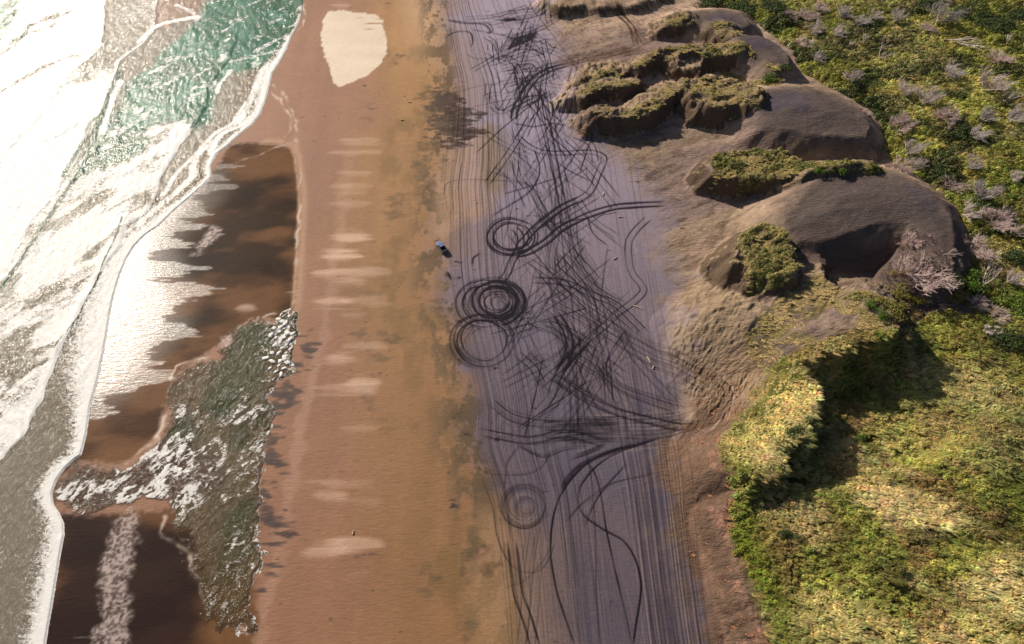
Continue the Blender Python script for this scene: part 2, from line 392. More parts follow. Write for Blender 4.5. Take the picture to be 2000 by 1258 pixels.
track([(868, 385), (870, 362), (889, 353), (917, 351), (980, 353), (1022, 360), (1060, 380)], .6, .2, pair=False)
track([(1043, 290), (1053, 322), (1050, 350), (1029, 378), (997, 399), (962, 420)], .65, .28, pair=False, n=2, spread=.5)
track([(990, 385), (988, 360), (992, 340)], .5, .3, pair=False)
track([(994, 308), (1004, 336), (1025, 357), (1043, 374), (1050, 402)], .45, .2, pair=False)
track([(994, 308), (1000, 300), (1020, 298), (1042, 290)], .45, .2, pair=False)
track([(1004, 240), (1043, 247), (1078, 241), (1110, 246)], .7, .25, pair=False, n=2, spread=.4)
track([(1230, 104), (1190, 115), (1130, 122), (1085, 132), (1050, 150), (1025, 180), (1008, 212), (1004, 235)], .85, .3, n=4, spread=.8)
track([(1225, 96), (1120, 118), (1060, 132), (1020, 165), (1008, 195)], .6, .3, n=2, spread=.8)
ring(972, 590, 22, .5, 2, .5)
for rr, o_ in ((44, .45), (40, .5), (36, .35), (30, .4), (24, .3), (18, .4), (12, .35), (6, .3)):
    ring(1026, 987, rr, o_, 2, .4, 0, 360, .26, False)
for k in range(7): ring(978 + 6 * (k % 3), 815 + 5 * k, 13 + 2 * (k % 4), .4, 1, 1.2, k * 40, k * 40 + 260, .22, False)
for k in range(5): ring(895, 815 + 8 * (k % 2), 9 + 2 * (k % 3), .3, 1, 1.0, k * 40, k * 40 + 260, .2, False)
for k in range(4):
    ring(1035 + 12 * k, 665, 34 + 6 * k, .3, 1, 1.5, 200, 330, .2, False)
for k in range(4): track([(868 + k, 535 + k * 3), (874 + k, 532 + k * 2), (881, 546)], .7, .45, pair=False)
track([(922, 520), (924, 505), (938, 494)], .8, .35, pair=False, n=2, spread=.3)
track([(871, 73), (889, 63), (917, 63), (924, 80), (920, 92)], .65, .35, pair=False)
track([(910, 105), (931, 114), (973, 112), (1008, 98), (1036, 70)], .6, .3, pair=False)
track([(875, 40), (905, 46), (945, 48), (960, 62), (950, 66)], .5, .5, pair=False, n=3, spread=1)
# frenzy of crossing marks at the far end
for k in range(135):
    r = np.random.RandomState(4000 + k)
    cy_ = 5 + r.rand() ** .8 * 200; cx_ = 1012 + .12 * cy_ + r.randn() * 32
    a = r.choice([.35, -1.3, -1.75, .1, -.6], p=[.4, .2, .2, .12, .08]) + r.randn() * .18
    L = 15 + r.rand() ** 1.5 * 70; q = r.randn() * 9
    dx, dy = math.cos(a) * L, -math.sin(a) * L * .6
    track([(cx_ - dx, cy_ - dy), (cx_ - q * .5, cy_ + q), (cx_ + dx, cy_ + dy)], .25 + .6 * r.rand(), .24, pair=r.rand() < .6)
for k in range(9):
    track([(992, 78 + k * 2.4), (1020, 70 + k * 1.8), (1052, 56 + k * 2)], .6, .35, pair=False)
for k in range(8):
    track([(976 + k * 3, 40 + k % 3), (990 + k * 2, 38), (1008, 36 + k % 4)], .7, .5, pair=False)
for k in range(34):
    r = np.random.RandomState(4500 + k)
    cx_, cy_ = 1100 + r.rand() * 140, 30 + r.rand() * 75
    track([(cx_ - 25, cy_ + 6), (cx_, cy_ + r.randn() * 3), (cx_ + 25, cy_ - 6 - r.rand() * 8)], .15 + .25 * r.rand(), .22, pair=r.rand() < .5, pale=.2)
for k in range(10):
    r = np.random.RandomState(4600 + k)
    track([(1180 + 20 * r.rand(), 20), (1230, 55), (1245 + 10 * r.randn(), 92)], .4, .3, pair=True, pale=.2)
track([(1210, 118), (1228, 105), (1248, 94)], .7, .3, n=3, spread=.6)
# random diagonals over the middle
for k in range(125):
    r = np.random.RandomState(5000 + k)
    cy_ = 210 + r.rand() * 610; cx_ = 1060 + .1 * (cy_ - 200) + (r.rand() - .5) * 190
    a = r.choice([-1.05, 1.05, -.6, 1.25, .45, -.85, .8]) + r.randn() * .15
    L = 30 + r.rand() * 75; q = r.randn() * 8
    dx, dy = math.cos(a) * L, -math.sin(a) * L
    track([(cx_ - dx, cy_ - dy), (cx_ - q, cy_ + q * .6), (cx_ + dx, cy_ + dy)], .25 + .65 * r.rand() ** 1.3, .24, pair=r.rand() < .5)
def blur(A, n):
    for _ in range(n):
        A = (A + np.roll(A, 1, 0) + np.roll(A, -1, 0)) / 3; A = (A + np.roll(A, 1, 1) + np.roll(A, -1, 1)) / 3
    return A
TSM = blur(TRK[::4, ::4], 6)
def trk(x, y):
    k = ss(60, 210, y) * .30            # widen the sampling along y where the rows of the grid are wider apart
    a = [bil(TRK, x, y + o * k, TX0, TY0, TR) for o in (-1, 0, 1)]
    return np.clip((.3 * a[0] + .4 * a[1] + .3 * a[2]) * (1 + .35 * ss(90, 200, y)), 0, 1), bil(TRL, x, y, TX0, TY0, TR), bil(TSM, x, y, TX0, TY0, TR * 4)

# ------------------------------------------------------------------ outlines of wet, stained and grassed places
def E(cx, cy, rx, ry): return [(cx + rx * math.cos(t) * (1 if abs(math.cos(t)) < .9 else 1.12), cy + ry * math.sin(t)) for t in np.linspace(0, 2 * math.pi, 13)[:-1]]
POOL = SDF(P([(642, 22), (668, 20), (700, 24), (738, 30), (748, 40), (750, 60), (756, 82), (754, 108), (742, 126), (718, 146), (692, 158), (662, 172), (650, 158), (642, 130), (632, 100), (626, 62)]), pad=6)
FILMS = [(SDF(P(E(*e[:4])), pad=5), e[4]) for e in [
    (668, 10, 18, 4, .5), (704, 275, 34, 5, .45), (695, 297, 40, 3, .4), (692, 337, 26, 3, .3), (690, 362, 34, 4, .35), (686, 374, 26, 2.5, .3), (682, 398, 30, 5, .25),
    (690, 460, 34, 10, .8), (662, 500, 38, 8, .9), (690, 534, 62, 9, .55), (684, 545, 26, 6, .4), (650, 590, 30, 8, .6), (715, 588, 40, 5, .45), (684, 614, 22, 5, .35),
    (662, 698, 24, 8, .6), (712, 678, 34, 3, .35), (708, 745, 22, 7, .5), (672, 760, 50, 5, .45), (700, 838, 30, 3.5, .35), (660, 942, 55, 4, .35), (640, 966, 28, 9, .5), (700, 985, 30, 3, .2),
    (690, 1062, 44, 9, .5), (640, 1072, 32, 9, .45), (690, 1127, 18, 2, .3), (480, 600, 10, 4, .5)]]
STAIN = SDF(P([(846, 190), (858, 172), (895, 170), (912, 200), (930, 225), (932, 252), (905, 275), (878, 280), (852, 262), (836, 235)]), pad=6)
BAY = SDF(P([(570, 288), (580, 330), (586, 380), (584, 450), (580, 520), (573, 600), (560, 625), (490, 625), (430, 672), (345, 735), (305, 850), (240, 905), (120, 930),
             (100, 1300), (480, 1300), (505, 1230), (480, 1100), (380, 1000), (100, 1000), (-100, 900), (0, 500), (150, 380), (330, 380), (420, 330), (450, 285), (520, 280)]), pad=14)
SHEEN = SDF(P([(400, 410), (350, 450), (330, 500), (350, 545), (385, 585), (370, 600), (345, 650), (300, 720), (270, 760), (230, 785), (150, 800), (100, 600), (200, 450), (300, 380), (430, 330)]), pad=10)
DARKB = SDF(P([(370, 520), (400, 470), (450, 410), (520, 350), (575, 340), (582, 470), (575, 600), (545, 600), (540, 540), (470, 560), (420, 620), (380, 600)]), pad=8)
DARKL = SDF(P([(130, 1000), (250, 995), (330, 1020), (380, 1090), (400, 1300), (70, 1300), (110, 1120)]), pad=8)
SCUM = SDF(P([(250, 985), (270, 1010), (262, 1060), (250, 1110), (248, 1180), (240, 1280), (168, 1280), (195, 1210), (195, 1140), (205, 1080), (225, 1030)]), pad=6)
SCUM2 = SDF(P([(415, 445), (432, 455), (405, 480), (385, 500), (376, 498), (395, 470)]), pad=5)
SCUM3 = SDF(P([(430, 663), (455, 655), (470, 668), (450, 680), (432, 674)]), pad=4)
CHAN_PX = [(560, 612), (575, 625), (578, 650), (572, 700), (560, 745), (535, 775), (522, 820), (520, 850), (510, 890), (512, 930), (505, 960), (508, 1010), (505, 1070), (508, 1120), (500, 1180), (505, 1235), (490, 1240),
           (440, 1230), (405, 1200), (385, 1150), (368, 1080), (335, 1055), (312, 1035), (318, 1010), (296, 985), (250, 992), (180, 1000), (125, 1008), (106, 985), (103, 962), (115, 930), (150, 900), (200, 905), (248, 905), (275, 880), (305, 868),
           (322, 820), (330, 770), (345, 730), (365, 708), (410, 700), (440, 668), (480, 630), (510, 618), (535, 625)]
CHAN = SDF(P(CHAN_PX), pad=10)
# grassed tops of the dunes: (outline, height, green 0..1)
G_ = [([(1383, 320), (1400, 303), (1470, 296), (1540, 300), (1565, 318), (1640, 330), (1730, 334), (1720, 345), (1600, 342), (1530, 352), (1480, 356), (1415, 356), (1388, 345)], 6, .62, 1.0),
      ([(1432, 482), (1455, 463), (1490, 449), (1530, 462), (1552, 496), (1548, 540), (1510, 572), (1455, 570), (1440, 540), (1450, 510), (1432, 500)], 7, .55, 1.0),
      ([(1285, 102), (1330, 90), (1400, 88), (1455, 98), (1475, 125), (1530, 150), (1500, 170), (1450, 140), (1400, 118), (1340, 112), (1290, 114)], 5, .45, .85),
      ([(1135, 158), (1165, 134), (1200, 130), (1222, 148), (1190, 158), (1150, 164)], 3, .45, .7),
      ([(1120, 190), (1145, 166), (1200, 158), (1245, 160), (1215, 174), (1165, 184)], 4, .25, .55),
      ([(1155, 225), (1168, 210), (1200, 220), (1250, 205), (1310, 164), (1335, 170), (1305, 205), (1260, 235), (1205, 242), (1165, 240)], 5, .3, .7),
      ([(1320, 160), (1380, 150), (1450, 158), (1480, 190), (1475, 215), (1430, 225), (1372, 220), (1345, 195)], 6, .3, .8),
      ([(1232, 136), (1245, 120), (1285, 102), (1295, 112), (1268, 132), (1242, 142)], 4, .35, .8),
      ([(1295, 46), (1310, 36), (1335, 34), (1348, 48), (1330, 60), (1300, 58)], 4, .4, .8),
      ([(1385, 56), (1410, 46), (1438, 60), (1436, 78), (1400, 76)], 5, .35, .6),
      ([(1460, 640), (1500, 610), (1560, 548), (1600, 538), (1630, 565), (1690, 590), (1740, 615), (1775, 655), (1700, 690), (1560, 712), (1500, 700), (1470, 680)], 6.5, .12, .75),
      ([(1600, 590), (1640, 580), (1700, 600), (1760, 630), (1790, 680), (1740, 660), (1660, 610)], 6, .4, .8),
      ([(1478, 740), (1560, 732), (1640, 700), (1760, 668), (1800, 690), (1800, 900), (1500, 960), (1412, 912), (1402, 862), (1440, 812), (1470, 772)], 6, .3, 1.0)]
GRS = [(SDF(P(a, h), pad=8), g, dn) for a, h, g, dn in G_]
BARE = [SDF(P(a, 5), pad=5) for a in [
    [(1570, 640), (1610, 632), (1660, 640), (1650, 662), (1620, 685), (1590, 680), (1565, 660)], [(1660, 615), (1700, 620), (1735, 640), (1740, 655), (1700, 650), (1670, 632)]]]
LEEOPEN = SDF(P([(1560, 470), (1620, 500), (1700, 505), (1790, 500), (1860, 480), (1885, 520), (1860, 560), (1800, 570), (1830, 600), (1880, 610), (1890, 625), (1820, 615), (1780, 600), (1740, 590), (1700, 580), (1600, 540), (1540, 560), (1500, 580)]), pad=8)
TAN1 = SDF(P([(1370, 720), (1420, 700), (1480, 730), (1470, 775), (1430, 820), (1380, 850), (1340, 850), (1335, 790), (1340, 740)]), pad=10)
PALE2 = SDF(P([(868, 300), (905, 290), (930, 250), (955, 240), (975, 330), (960, 420), (900, 440), (862, 470), (850, 420)]), pad=8)
YEL = SDF(P([(950, 240), (985, 250), (1000, 330), (980, 380), (940, 350)]), pad=8)
NOSE = SDF(P([(930, 1000), (965, 980), (1000, 1080), (1010, 1190), (1000, 1300), (930, 1300)]), pad=10)
STREAKS = [SDF(P(E(cx, cy, rx, ry)), pad=5) for cx, cy, rx, ry in [
    (595, 650, 10, 6), (600, 678, 16, 7), (592, 700, 12, 8), (590, 720, 10, 6), (560, 770, 22, 12), (550, 790, 18, 10), (536, 850, 22, 10), (530, 895, 20, 16), (528, 910, 22, 8), (516, 1000, 14, 26), (525, 1025, 24, 12), (555, 1050, 8, 8), (530, 1108, 10, 5), (515, 1162, 8, 5), (512, 950, 10, 20)]]
DK = [(SDF(P(E(cx, cy, rx, ry)), pad=4), a) for cx, cy, rx, ry, a in [
    (780, 385, 22, 8, .6), (772, 420, 18, 16, .7), (835, 285, 20, 10, .8), (830, 320, 16, 16, .7), (828, 375, 8, 30, .6), (868, 312, 14, 6, .9), (827, 500, 14, 10, .8), (756, 500, 12, 10, .4), (765, 660, 24, 14, .7),
    (705, 655, 12, 10, .7), (740, 570, 14, 8, .5), (690, 568, 16, 10, .3), (750, 700, 14, 6, .7), (714, 778, 12, 18, .6), (745, 830, 8, 10, .4), (800, 790, 10, 8, .3), (830, 560, 10, 10, .5), (725, 207, 10, 8, .6), (722, 235, 8, 6, .5),
    (905, 890, 12, 22, .8), (912, 930, 10, 18, .7), (925, 1000, 10, 20, .6), (925, 1070, 12, 30, .8), (950, 1100, 14, 26, .8), (920, 1130, 8, 20, .6), (840, 1120, 14, 22, .5), (842, 1145, 8, 16, .5), (918, 1240, 6, 20, .6), (900, 800, 8, 26, .5),
    (862, 600, 12, 20, .6), (866, 630, 10, 14, .6), (860, 560, 12, 8, .4), (875, 545, 8, 6, .5), (780, 110, 8, 3, .9), (778, 122, 4, 2, .8), (835, 185, 14, 4, .9), (822, 192, 12, 2, .8), (840, 198, 18, 2.5, .8), (828, 215, 8, 14, .6)]]

KALB = 1.02          # a flat sunlit surface of albedo a shows about a*KALB on screen
def A(c): return lin(c) / KALB
def mix(a, b, t): return a + (b - a) * t[..., None]

def land_color(x, y):
    n1 = fbm(x, y, .05, 4, 0); n2 = fbm(x, y, .3, 4, 4); n3 = fbm(x, y, 1.4, 3, 2)
    b1, b2, b3, b4 = B1(y), B2(y), B3(y), B4(y)
    rag = (fbm(x, y, .25, 4, 5, 2.2) - .5) * 7 + (n3 - .5) * 1.5
    t = (x - b1) / (b2 - b1)
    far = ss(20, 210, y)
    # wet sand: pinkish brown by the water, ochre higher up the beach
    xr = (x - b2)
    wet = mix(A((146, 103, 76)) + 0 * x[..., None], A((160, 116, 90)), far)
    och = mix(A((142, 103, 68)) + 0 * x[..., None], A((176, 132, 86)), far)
    c = mix(wet, och, ss(-30, -15, xr + (n1 - .5) * 16))
    c = c * (1 + .20 * (fbm(x, y, .12, 4, 1, 3) - .5) + .22 * (fbm(x, y, .35, 4, 3, 14, 1.6) - .5) + .16 * (fbm(x, y, 1.5, 4, 5, 3) - .5))[..., None]
    c = mix(c, A((186, 146, 124)) + 0 * c, .4 * ss(2.2, .4, np.abs(x - np.interp(y, [20, 80, 130, 180], [-43, -42, -43, -44]) + (n2 - .5) * 4)) * ss(160, 120, y) * (.3 + fbm(x, y, .3, 3, 2, 4, 1.57)))
    c = mix(c, A((116, 90, 50)) + 0 * c, .55 * ss(.52, .72, fbm(x, y, .09, 4, 7, .5)) * ss(-24, -10, xr))
    topb = ss(170, 215, y) * ss(-16, -4, xr)
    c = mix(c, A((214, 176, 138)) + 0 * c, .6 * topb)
    rough = .62 + 0 * x; gl = .35 + 0 * x; bmp = .25 + 0 * x
    # dry purple-grey black sand
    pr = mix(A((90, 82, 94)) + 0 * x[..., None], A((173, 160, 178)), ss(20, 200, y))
    tl = ss(.45, .62, fbm(x, y, .035, 3, 9, 1, 0) + .25 * (fbm(x, y, 1.2, 3, 3, .12) - .5))
    leftd = np.clip(1 - xr / 16, 0, 1)
    pr = mix(pr, A((150, 122, 98)) + 0 * pr, np.clip(.55 * tl * (leftd + .25) + .18 * leftd, 0, 1))
    st = fbm(x, y, 1.1, 3, 6, .06, 0.03)
    pr = pr * (1 + .20 * (st - .5) + .12 * (n2 - .5))[..., None]
    isp = ss(-4.0, 4.5, xr + rag + (st - .5) * 8)
    wd_ = ss(-9, -2, xr) * ss(6, 1, xr) * ss(.44, .60, fbm(x, y, .2, 5, 3, .45) + .35 * (n3 - .5))
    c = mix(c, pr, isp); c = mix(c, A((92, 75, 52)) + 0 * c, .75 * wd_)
    c = mix(c, A((196, 160, 128)) + 0 * c, .6 * ss(-2, 2, PALE2(x, y) + rag * .5) * (.4 + .8 * st))
    c = mix(c, A((126, 106, 62)) + 0 * c, .55 * ss(-2, 2, YEL(x, y) + rag * .4) * (.3 + st))
    c = mix(c, A((172, 134, 96)) + 0 * c, .6 * ss(-3, 2, NOSE(x, y) + rag * .5) * (.4 + .6 * st))
    rough = rough + (.9 - rough) * isp; gl = gl * (1 - isp) + .1 * isp
    # dune sand: brown-grey
    dd = x - b3 + (n2 - .5) * 10 + rag * .4
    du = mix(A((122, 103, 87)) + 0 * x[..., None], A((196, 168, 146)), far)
    du = mix(du, A((108, 93, 100)) + 0 * du, .55 * ss(.42, .62, fbm(x, y, .06, 4, 3, 2.5, .2)))
    du = mix(du, A((146, 126, 104)) + 0 * du, .6 * ss(.5, .7, fbm(x, y, .14, 5, 8, 2.5, .35)))
    du = du * (1 + .45 * (fbm(x, y, .9, 4, 2, 3.5, .3) - .5) + .5 * (fbm(x, y, 2.0, 3, 5, 2.5, .6) - .5) - .35 * ss(.86, .97, 1 - np.abs(2 * fbm(x, y, .35, 4, 7, 3.5, .4) - 1)))[..., None]
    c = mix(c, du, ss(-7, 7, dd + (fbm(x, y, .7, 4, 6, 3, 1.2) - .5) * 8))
    # smooth wind-blown domes are of darker sand, eroded ridges of paler
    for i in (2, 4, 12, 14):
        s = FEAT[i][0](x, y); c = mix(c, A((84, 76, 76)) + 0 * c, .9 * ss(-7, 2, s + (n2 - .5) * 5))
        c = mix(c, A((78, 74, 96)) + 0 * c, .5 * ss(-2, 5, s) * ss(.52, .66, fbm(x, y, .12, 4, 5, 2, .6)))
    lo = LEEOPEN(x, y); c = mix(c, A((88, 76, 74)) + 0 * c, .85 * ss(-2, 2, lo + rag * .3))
    g = rug(x, y); c = mix(c, A((166, 144, 116)) + 0 * c, np.clip(g * 1.1, 0, .75) * ss(.3, .6, n2 + .25 * n3))
    ta = TAN1(x, y); c = mix(c, A((160, 134, 108)) + 0 * c, .7 * ss(-3, 3, ta + rag * .4))
    # foot of the bluff bottom right: pinkish brown debris
    bl = ss(70, 60, y + (n1 - .5) * 8) * ss(-1, 1.5, dd) * ss(1.0, -.5, x - b4)
    c = mix(c, A((118, 94, 78)) + 0 * c, bl * .85)
    c = mix(c, A((164, 124, 104)) + 0 * c, .7 * bl * ss(.62, .7, fbm(x, y, .8, 3, 4, 1.8, .9)) * ss(-8, -1, x - b4))
    # under the scrub
    sc = ss(-1, 1.5, x - b4 + rag * .2)
    for s, gg, dn in GRS: sc = np.maximum(sc, .85 * ss(-.8, .6, s(x, y) + rag * .25) * dn * ss(.36, .5, n2 + .3 * gg))
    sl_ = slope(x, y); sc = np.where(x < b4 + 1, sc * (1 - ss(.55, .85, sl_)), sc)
    c = mix(c, A((78, 65, 56)) + 0 * c, .8 * ss(.6, 1.1, sl_) * ss(-2, 4, dd) * ss(.1, .4, g))  # steep scarps coloured darker to deepen their shade
    for s in BARE: sc = sc * (1 - ss(-1, 1, s(x, y)))
    sc = sc * (1 - ss(-1.5, .5, lo + rag * .2))
    gc = mix(A((82, 84, 38)) + 0 * x[..., None], A((150, 132, 78)), ss(.4, .62, n2))
    c = mix(c, gc, sc)
    bmp = bmp + .9 * ss(-2, 4, dd)
    gl = gl * (1 - ss(-2, 2, dd))
    # stains and weed patches
    for s, a in DK:
        m = a * ss(-.9, 1.2, s(x, y) + (fbm(x, y, .9, 3, 3, 2.0) - .5) * 6.5) * (.4 + 1.1 * n3); c = mix(c, A((92, 74, 50)) + 0 * c, m * .8)
    m = ss(-.8, 1.0, STAIN(x, y) + (fbm(x, y, .5, 3, 6, 3) - .5) * 10 + (fbm(x, y, 1.6, 3, 6, 2.5) - .5) * 8); c = mix(c, A((66, 52, 46)) + 0 * c, .9 * m * (.55 + .7 * fbm(x, y, 1.3, 3, 9, 2)))
    for s in STREAKS:
        m = ss(-.6, .8, s(x, y) + (fbm(x, y, 1.1, 3, 2, 4) - .5) * 7 + (fbm(x, y, .4, 2, 6) - .5) * 4); c = mix(c, A((62, 46, 42)) + 0 * c, .85 * m)
    # tyre marks
    T, L, S = trk(x, y)
    inb = (x > TX0) & (x < TX1) & (y > TY0) & (y < TY1)
    onb = ss(-6, 0, xr + 8) * inb
    T = T * onb; S = S * onb; L = L * onb
    dk = mix(A((18, 15, 24)) + 0 * c, A((84, 62, 48)), ss(-1, 3, dd))
    c = mix(c, c * np.array([.80, .80, .86]), np.clip(S * 1.3, 0, 1))
    c = mix(c, dk, np.clip(T * 1.05, 0, .95))
    c = mix(c, A((196, 172, 160)) + 0 * c, np.clip(L * .7 * (1 - T), 0, 1))
    # wet flats inside the run-off bay
    ob = BAY(x, y); mb = ss(-.8, .8, ob + (n3 - .5) * 1.5) * (x < b1 + 60)
    wv = fbm(x, y, .16, 5, 6, 2.6, .1)
    bay = mix(A((116, 82, 56)) + 0 * c, A((76, 52, 36)), ss(.38, .62, wv))
    bay = bay * (1 + .35 * (fbm(x, y, .35, 4, 9, 5, .05) - .5) + .25 * (fbm(x, y, 1.8, 3, 4, .35, .2) - .5))[..., None]
    d = ss(-4, 3, DARKB(x, y) + (wv - .5) * 14); bay = mix(bay, A((42, 32, 24)) + 0 * c, .85 * d * ss(.36, .56, fbm(x, y, .14, 4, 2, 2.5, .15)))
    d = ss(-3, 3, DARKL(x, y) + (wv - .5) * 8); bay = mix(bay, A((44, 32, 31)) + 0 * c, .9 * d)
    c = mix(c, bay, mb)
    sh = ss(-.5, .5, SHEEN(x, y) + (fbm(x, y, .5, 3, 1, 9) - .5) * 22 + (fbm(x, y, 2.0, 2, 4, 8) - .5) * 5) * mb
    sh = .75 * sh + .25 * ss(-4, 6, SHEEN(x, y) + (wv - .5) * 8) * mb
    c = mix(c, A((205, 186, 174)) + 0 * c, .6 * sh * ss(1.5, 7, SHEEN(x, y)))  # glare of the wet sand partly painted in as pale colour
    rough = rough * (1 - mb) + mb * (.45 - .17 * sh); gl = gl * (1 - mb) + mb * (.05 + .95 * sh)
    bmp = bmp * (1 - mb) + mb * (.12 + .10 * sh)
    # pool and water films with the sky's reflection painted pale, and dried foam
    ps = POOL(x, y); m = ss(-.2, .35, ps + (n3 - .5) * .8 + (fbm(x, y, .7, 2, 3, 6) - .5) * 1.2)
    yy = (y - p2w(720, 36)[1]); tongue = 0 * x
    for py_, l_ in ((35, 690), (45, 705), (57, 705)):
        q = p2w(l_, py_); tongue = np.maximum(tongue, ss(.35, .1, np.abs(y - q[1] + (x - q[0]) * .06)) * ss(0, 3, x - q[0]))
    m = m * (1 - tongue)
    c = mix(c, A((244, 222, 196)) * (.86 + .2 * fbm(x, y, .25, 4, 5, 2))[..., None], .93 * m); rough = rough - .12 * m; gl = gl + .5 * m
    for s, a in FILMS:
        dd_ = s(x, y); m = ss(-1.3, .8, dd_ + (fbm(x, y, .9, 3, 3, 9) - .5) * 3.6) * a * (.55 + .6 * fbm(x, y, 1.2, 2, 8, 12)); c = mix(c, A((224, 184, 158)) + 0 * c, .85 * m); gl = gl + .3 * m
    for s, a, o_ in ((SCUM, .62, 3), (SCUM2, .8, 2), (SCUM3, .8, 2)):
        m = a * ss(-1, 1, s(x, y) + (fbm(x, y, .8, 3, 3, 2) - .5) * 3) * (.2 + 1.1 * ss(.3, .72, fbm(x, y, 2.4, 3, 7)) + .4 * (fbm(x, y, .5, 3, 4, .4) - .5)); c = mix(c, A((206, 186, 178)) + 0 * c, np.clip(m, 0, 1))
    # pale wrack line of foam along the edge of the run-off
    m = np.exp(-((BAY(x, y) - .3) / .35) ** 2) * ss(85, 95, y) * (x > b1 + 8) * .5 * (.4 + fbm(x, y, .4, 3, 9)) + np.exp(-((BAY(x, y) + .9) / .9) ** 2) * ss(85, 95, y) * (x > b1 + 8) * .35
    c = mix(c, A((214, 172, 138)) + 0 * c, np.clip(m, 0, 1))
    for pts in SWASH:
        m = np.exp(-(pl_dist(pts, x + (n2 - .5) * 2.5, y) / (.12 + .4 * n3)) ** 2) * (.05 + .75 * ss(.3, .7, fbm(x, y, .35, 2, 9))); c = mix(c, A((232, 208, 188)) + 0 * c, np.clip(m, 0, 1))
    return c, rough, np.clip(gl, 0, 1), bmp, T

def pl_dist(p, x, y):
    m = (x > p[:, 0].min() - 3) & (x < p[:, 0].max() + 3) & (y > p[:, 1].min() - 3) & (y < p[:, 1].max() + 3)
    out = np.full(x.shape, 99.0)
    if not m.any(): return out
    X, Y = x[m], y[m]; d2 = np.full(X.shape, 1e9)
    for i in range(len(p) - 1):
        ax, ay = p[i]; ex, ey = p[i + 1] - p[i]; L = ex * ex + ey * ey + 1e-9
        t = np.clip(((X - ax) * ex + (Y - ay) * ey) / L, 0, 1)
        d2 = np.minimum(d2, (X - ax - t * ex) ** 2 + (Y - ay - t * ey) ** 2)
    out[m] = np.sqrt(d2); return out
def PL(pts): return catmull(P(pts), 1.2)
SWASH = [PL(a) for a in [
    [(534, 165), (552, 185), (566, 210), (574, 235), (580, 262), (574, 278), (555, 284), (530, 290), (500, 305), (470, 312), (440, 335)],
    [(528, 180), (545, 195), (560, 220), (566, 245), (560, 268)],
    [(594, 10), (598, 35), (590, 52), (583, 58)], [(578, 268), (582, 300), (588, 340), (586, 400), (582, 470), (578, 540), (572, 590)],
    [(414, 345), (435, 340), (458, 332)], [(560, 615), (540, 612), (500, 625), (460, 650)], [(345, 715), (370, 706), (410, 698)],
    [(300, 880), (312, 850), (325, 800), (330, 760), (345, 715)], [(130, 1006), (170, 990), (220, 978), (275, 970)], [(250, 905), (280, 880), (310, 850)],
    [(380, 1105), (395, 1150), (415, 1190), (445, 1215), (485, 1237)], [(320, 1010), (310, 1040), (340, 1060), (372, 1080), (380, 1105)]]]

# ------------------------------------------------------------------ materials
def nodes(name):
    m = bpy.data.materials.new(name); m.use_nodes = True; n = m.node_tree; n.nodes.clear()
    o = n.nodes.new('ShaderNodeOutputMaterial'); b = n.nodes.new('ShaderNodeBsdfPrincipled'); n.links.new(b.outputs[0], o.inputs[0])
    return m, n, b
def mk(n, t, **kw):
    q = n.nodes.new(t)
    for k, v in kw.items():
        if k.startswith('i_'):
            kk = k[2:]; q.inputs[int(kk) if kk.isdigit() else kk].default_value = v
        else: setattr(q, k, v)
    return q
def math_(n, op, a, b=None):
    q = n.nodes.new('ShaderNodeMath'); q.operation = op
    for i, v in enumerate((a, b)):
        if v is None: continue
        if isinstance(v, (int, float)): q.inputs[i].default_value = v
        else: n.links.new(v, q.inputs[i])
    return q.outputs[0]
def noise_(n, vec, scale, detail=4, rough=.55, dist=0.):
    q = mk(n, 'ShaderNodeTexNoise'); q.inputs['Scale'].default_value = scale; q.inputs['Detail'].default_value = detail
    q.inputs['Roughness'].default_value = rough; q.inputs['Distortion'].default_value = dist; n.links.new(vec, q.inputs['Vector']); return q.outputs['Fac']
def mapv(n, vec, sc, rz=0):
    q = mk(n, 'ShaderNodeMapping'); q.inputs['Scale'].default_value = sc; q.inputs['Rotation'].default_value = (0, 0, rz); n.links.new(vec, q.inputs['Vector']); return q.outputs[0]

def sand_material(name, streak=False):
    m, n, b = nodes(name)
    geo = mk(n, 'ShaderNodeNewGeometry').outputs['Position']
    col = mk(n, 'ShaderNodeAttribute', attribute_name='col'); aux = mk(n, 'ShaderNodeAttribute', attribute_name='aux')
    sep = mk(n, 'ShaderNodeSeparateColor'); n.links.new(aux.outputs['Color'], sep.inputs[0])
    g1 = noise_(n, geo, 3.2, 5, .75); g2 = noise_(n, mapv(n, geo, (.5, 1.6, 1), .25), 1.3, 5, .65, .6)
    v = math_(n, 'ADD', math_(n, 'MULTIPLY', math_(n, 'SUBTRACT', g1, .5), .42), math_(n, 'MULTIPLY', math_(n, 'SUBTRACT', g2, .5), .34)); v = math_(n, 'ADD', math_(n, 'MULTIPLY', v, math_(n, 'ADD', 1.0, sep.outputs[2])), 1.0)
    mul = mk(n, 'ShaderNodeVectorMath', operation='SCALE'); n.links.new(col.outputs['Color'], mul.inputs[0]); n.links.new(v, mul.inputs['Scale'])
    n.links.new(mul.outputs[0], b.inputs['Base Color'])
    n.links.new(sep.outputs[0], b.inputs['Roughness'])
    n.links.new(sep.outputs[1], b.inputs['Specular IOR Level'])
    rip = noise_(n, mapv(n, geo, (.6, 2.2, 1), .3), 1.0, 6, .6, .8)
    bu = mk(n, 'ShaderNodeBump'); bu.inputs['Distance'].default_value = .35
    n.links.new(rip, bu.inputs['Height']); n.links.new(sep.outputs[2], bu.inputs['Strength']); n.links.new(bu.outputs[0], b.inputs['Normal'])
    return m
M_SAND = sand_material('sand')

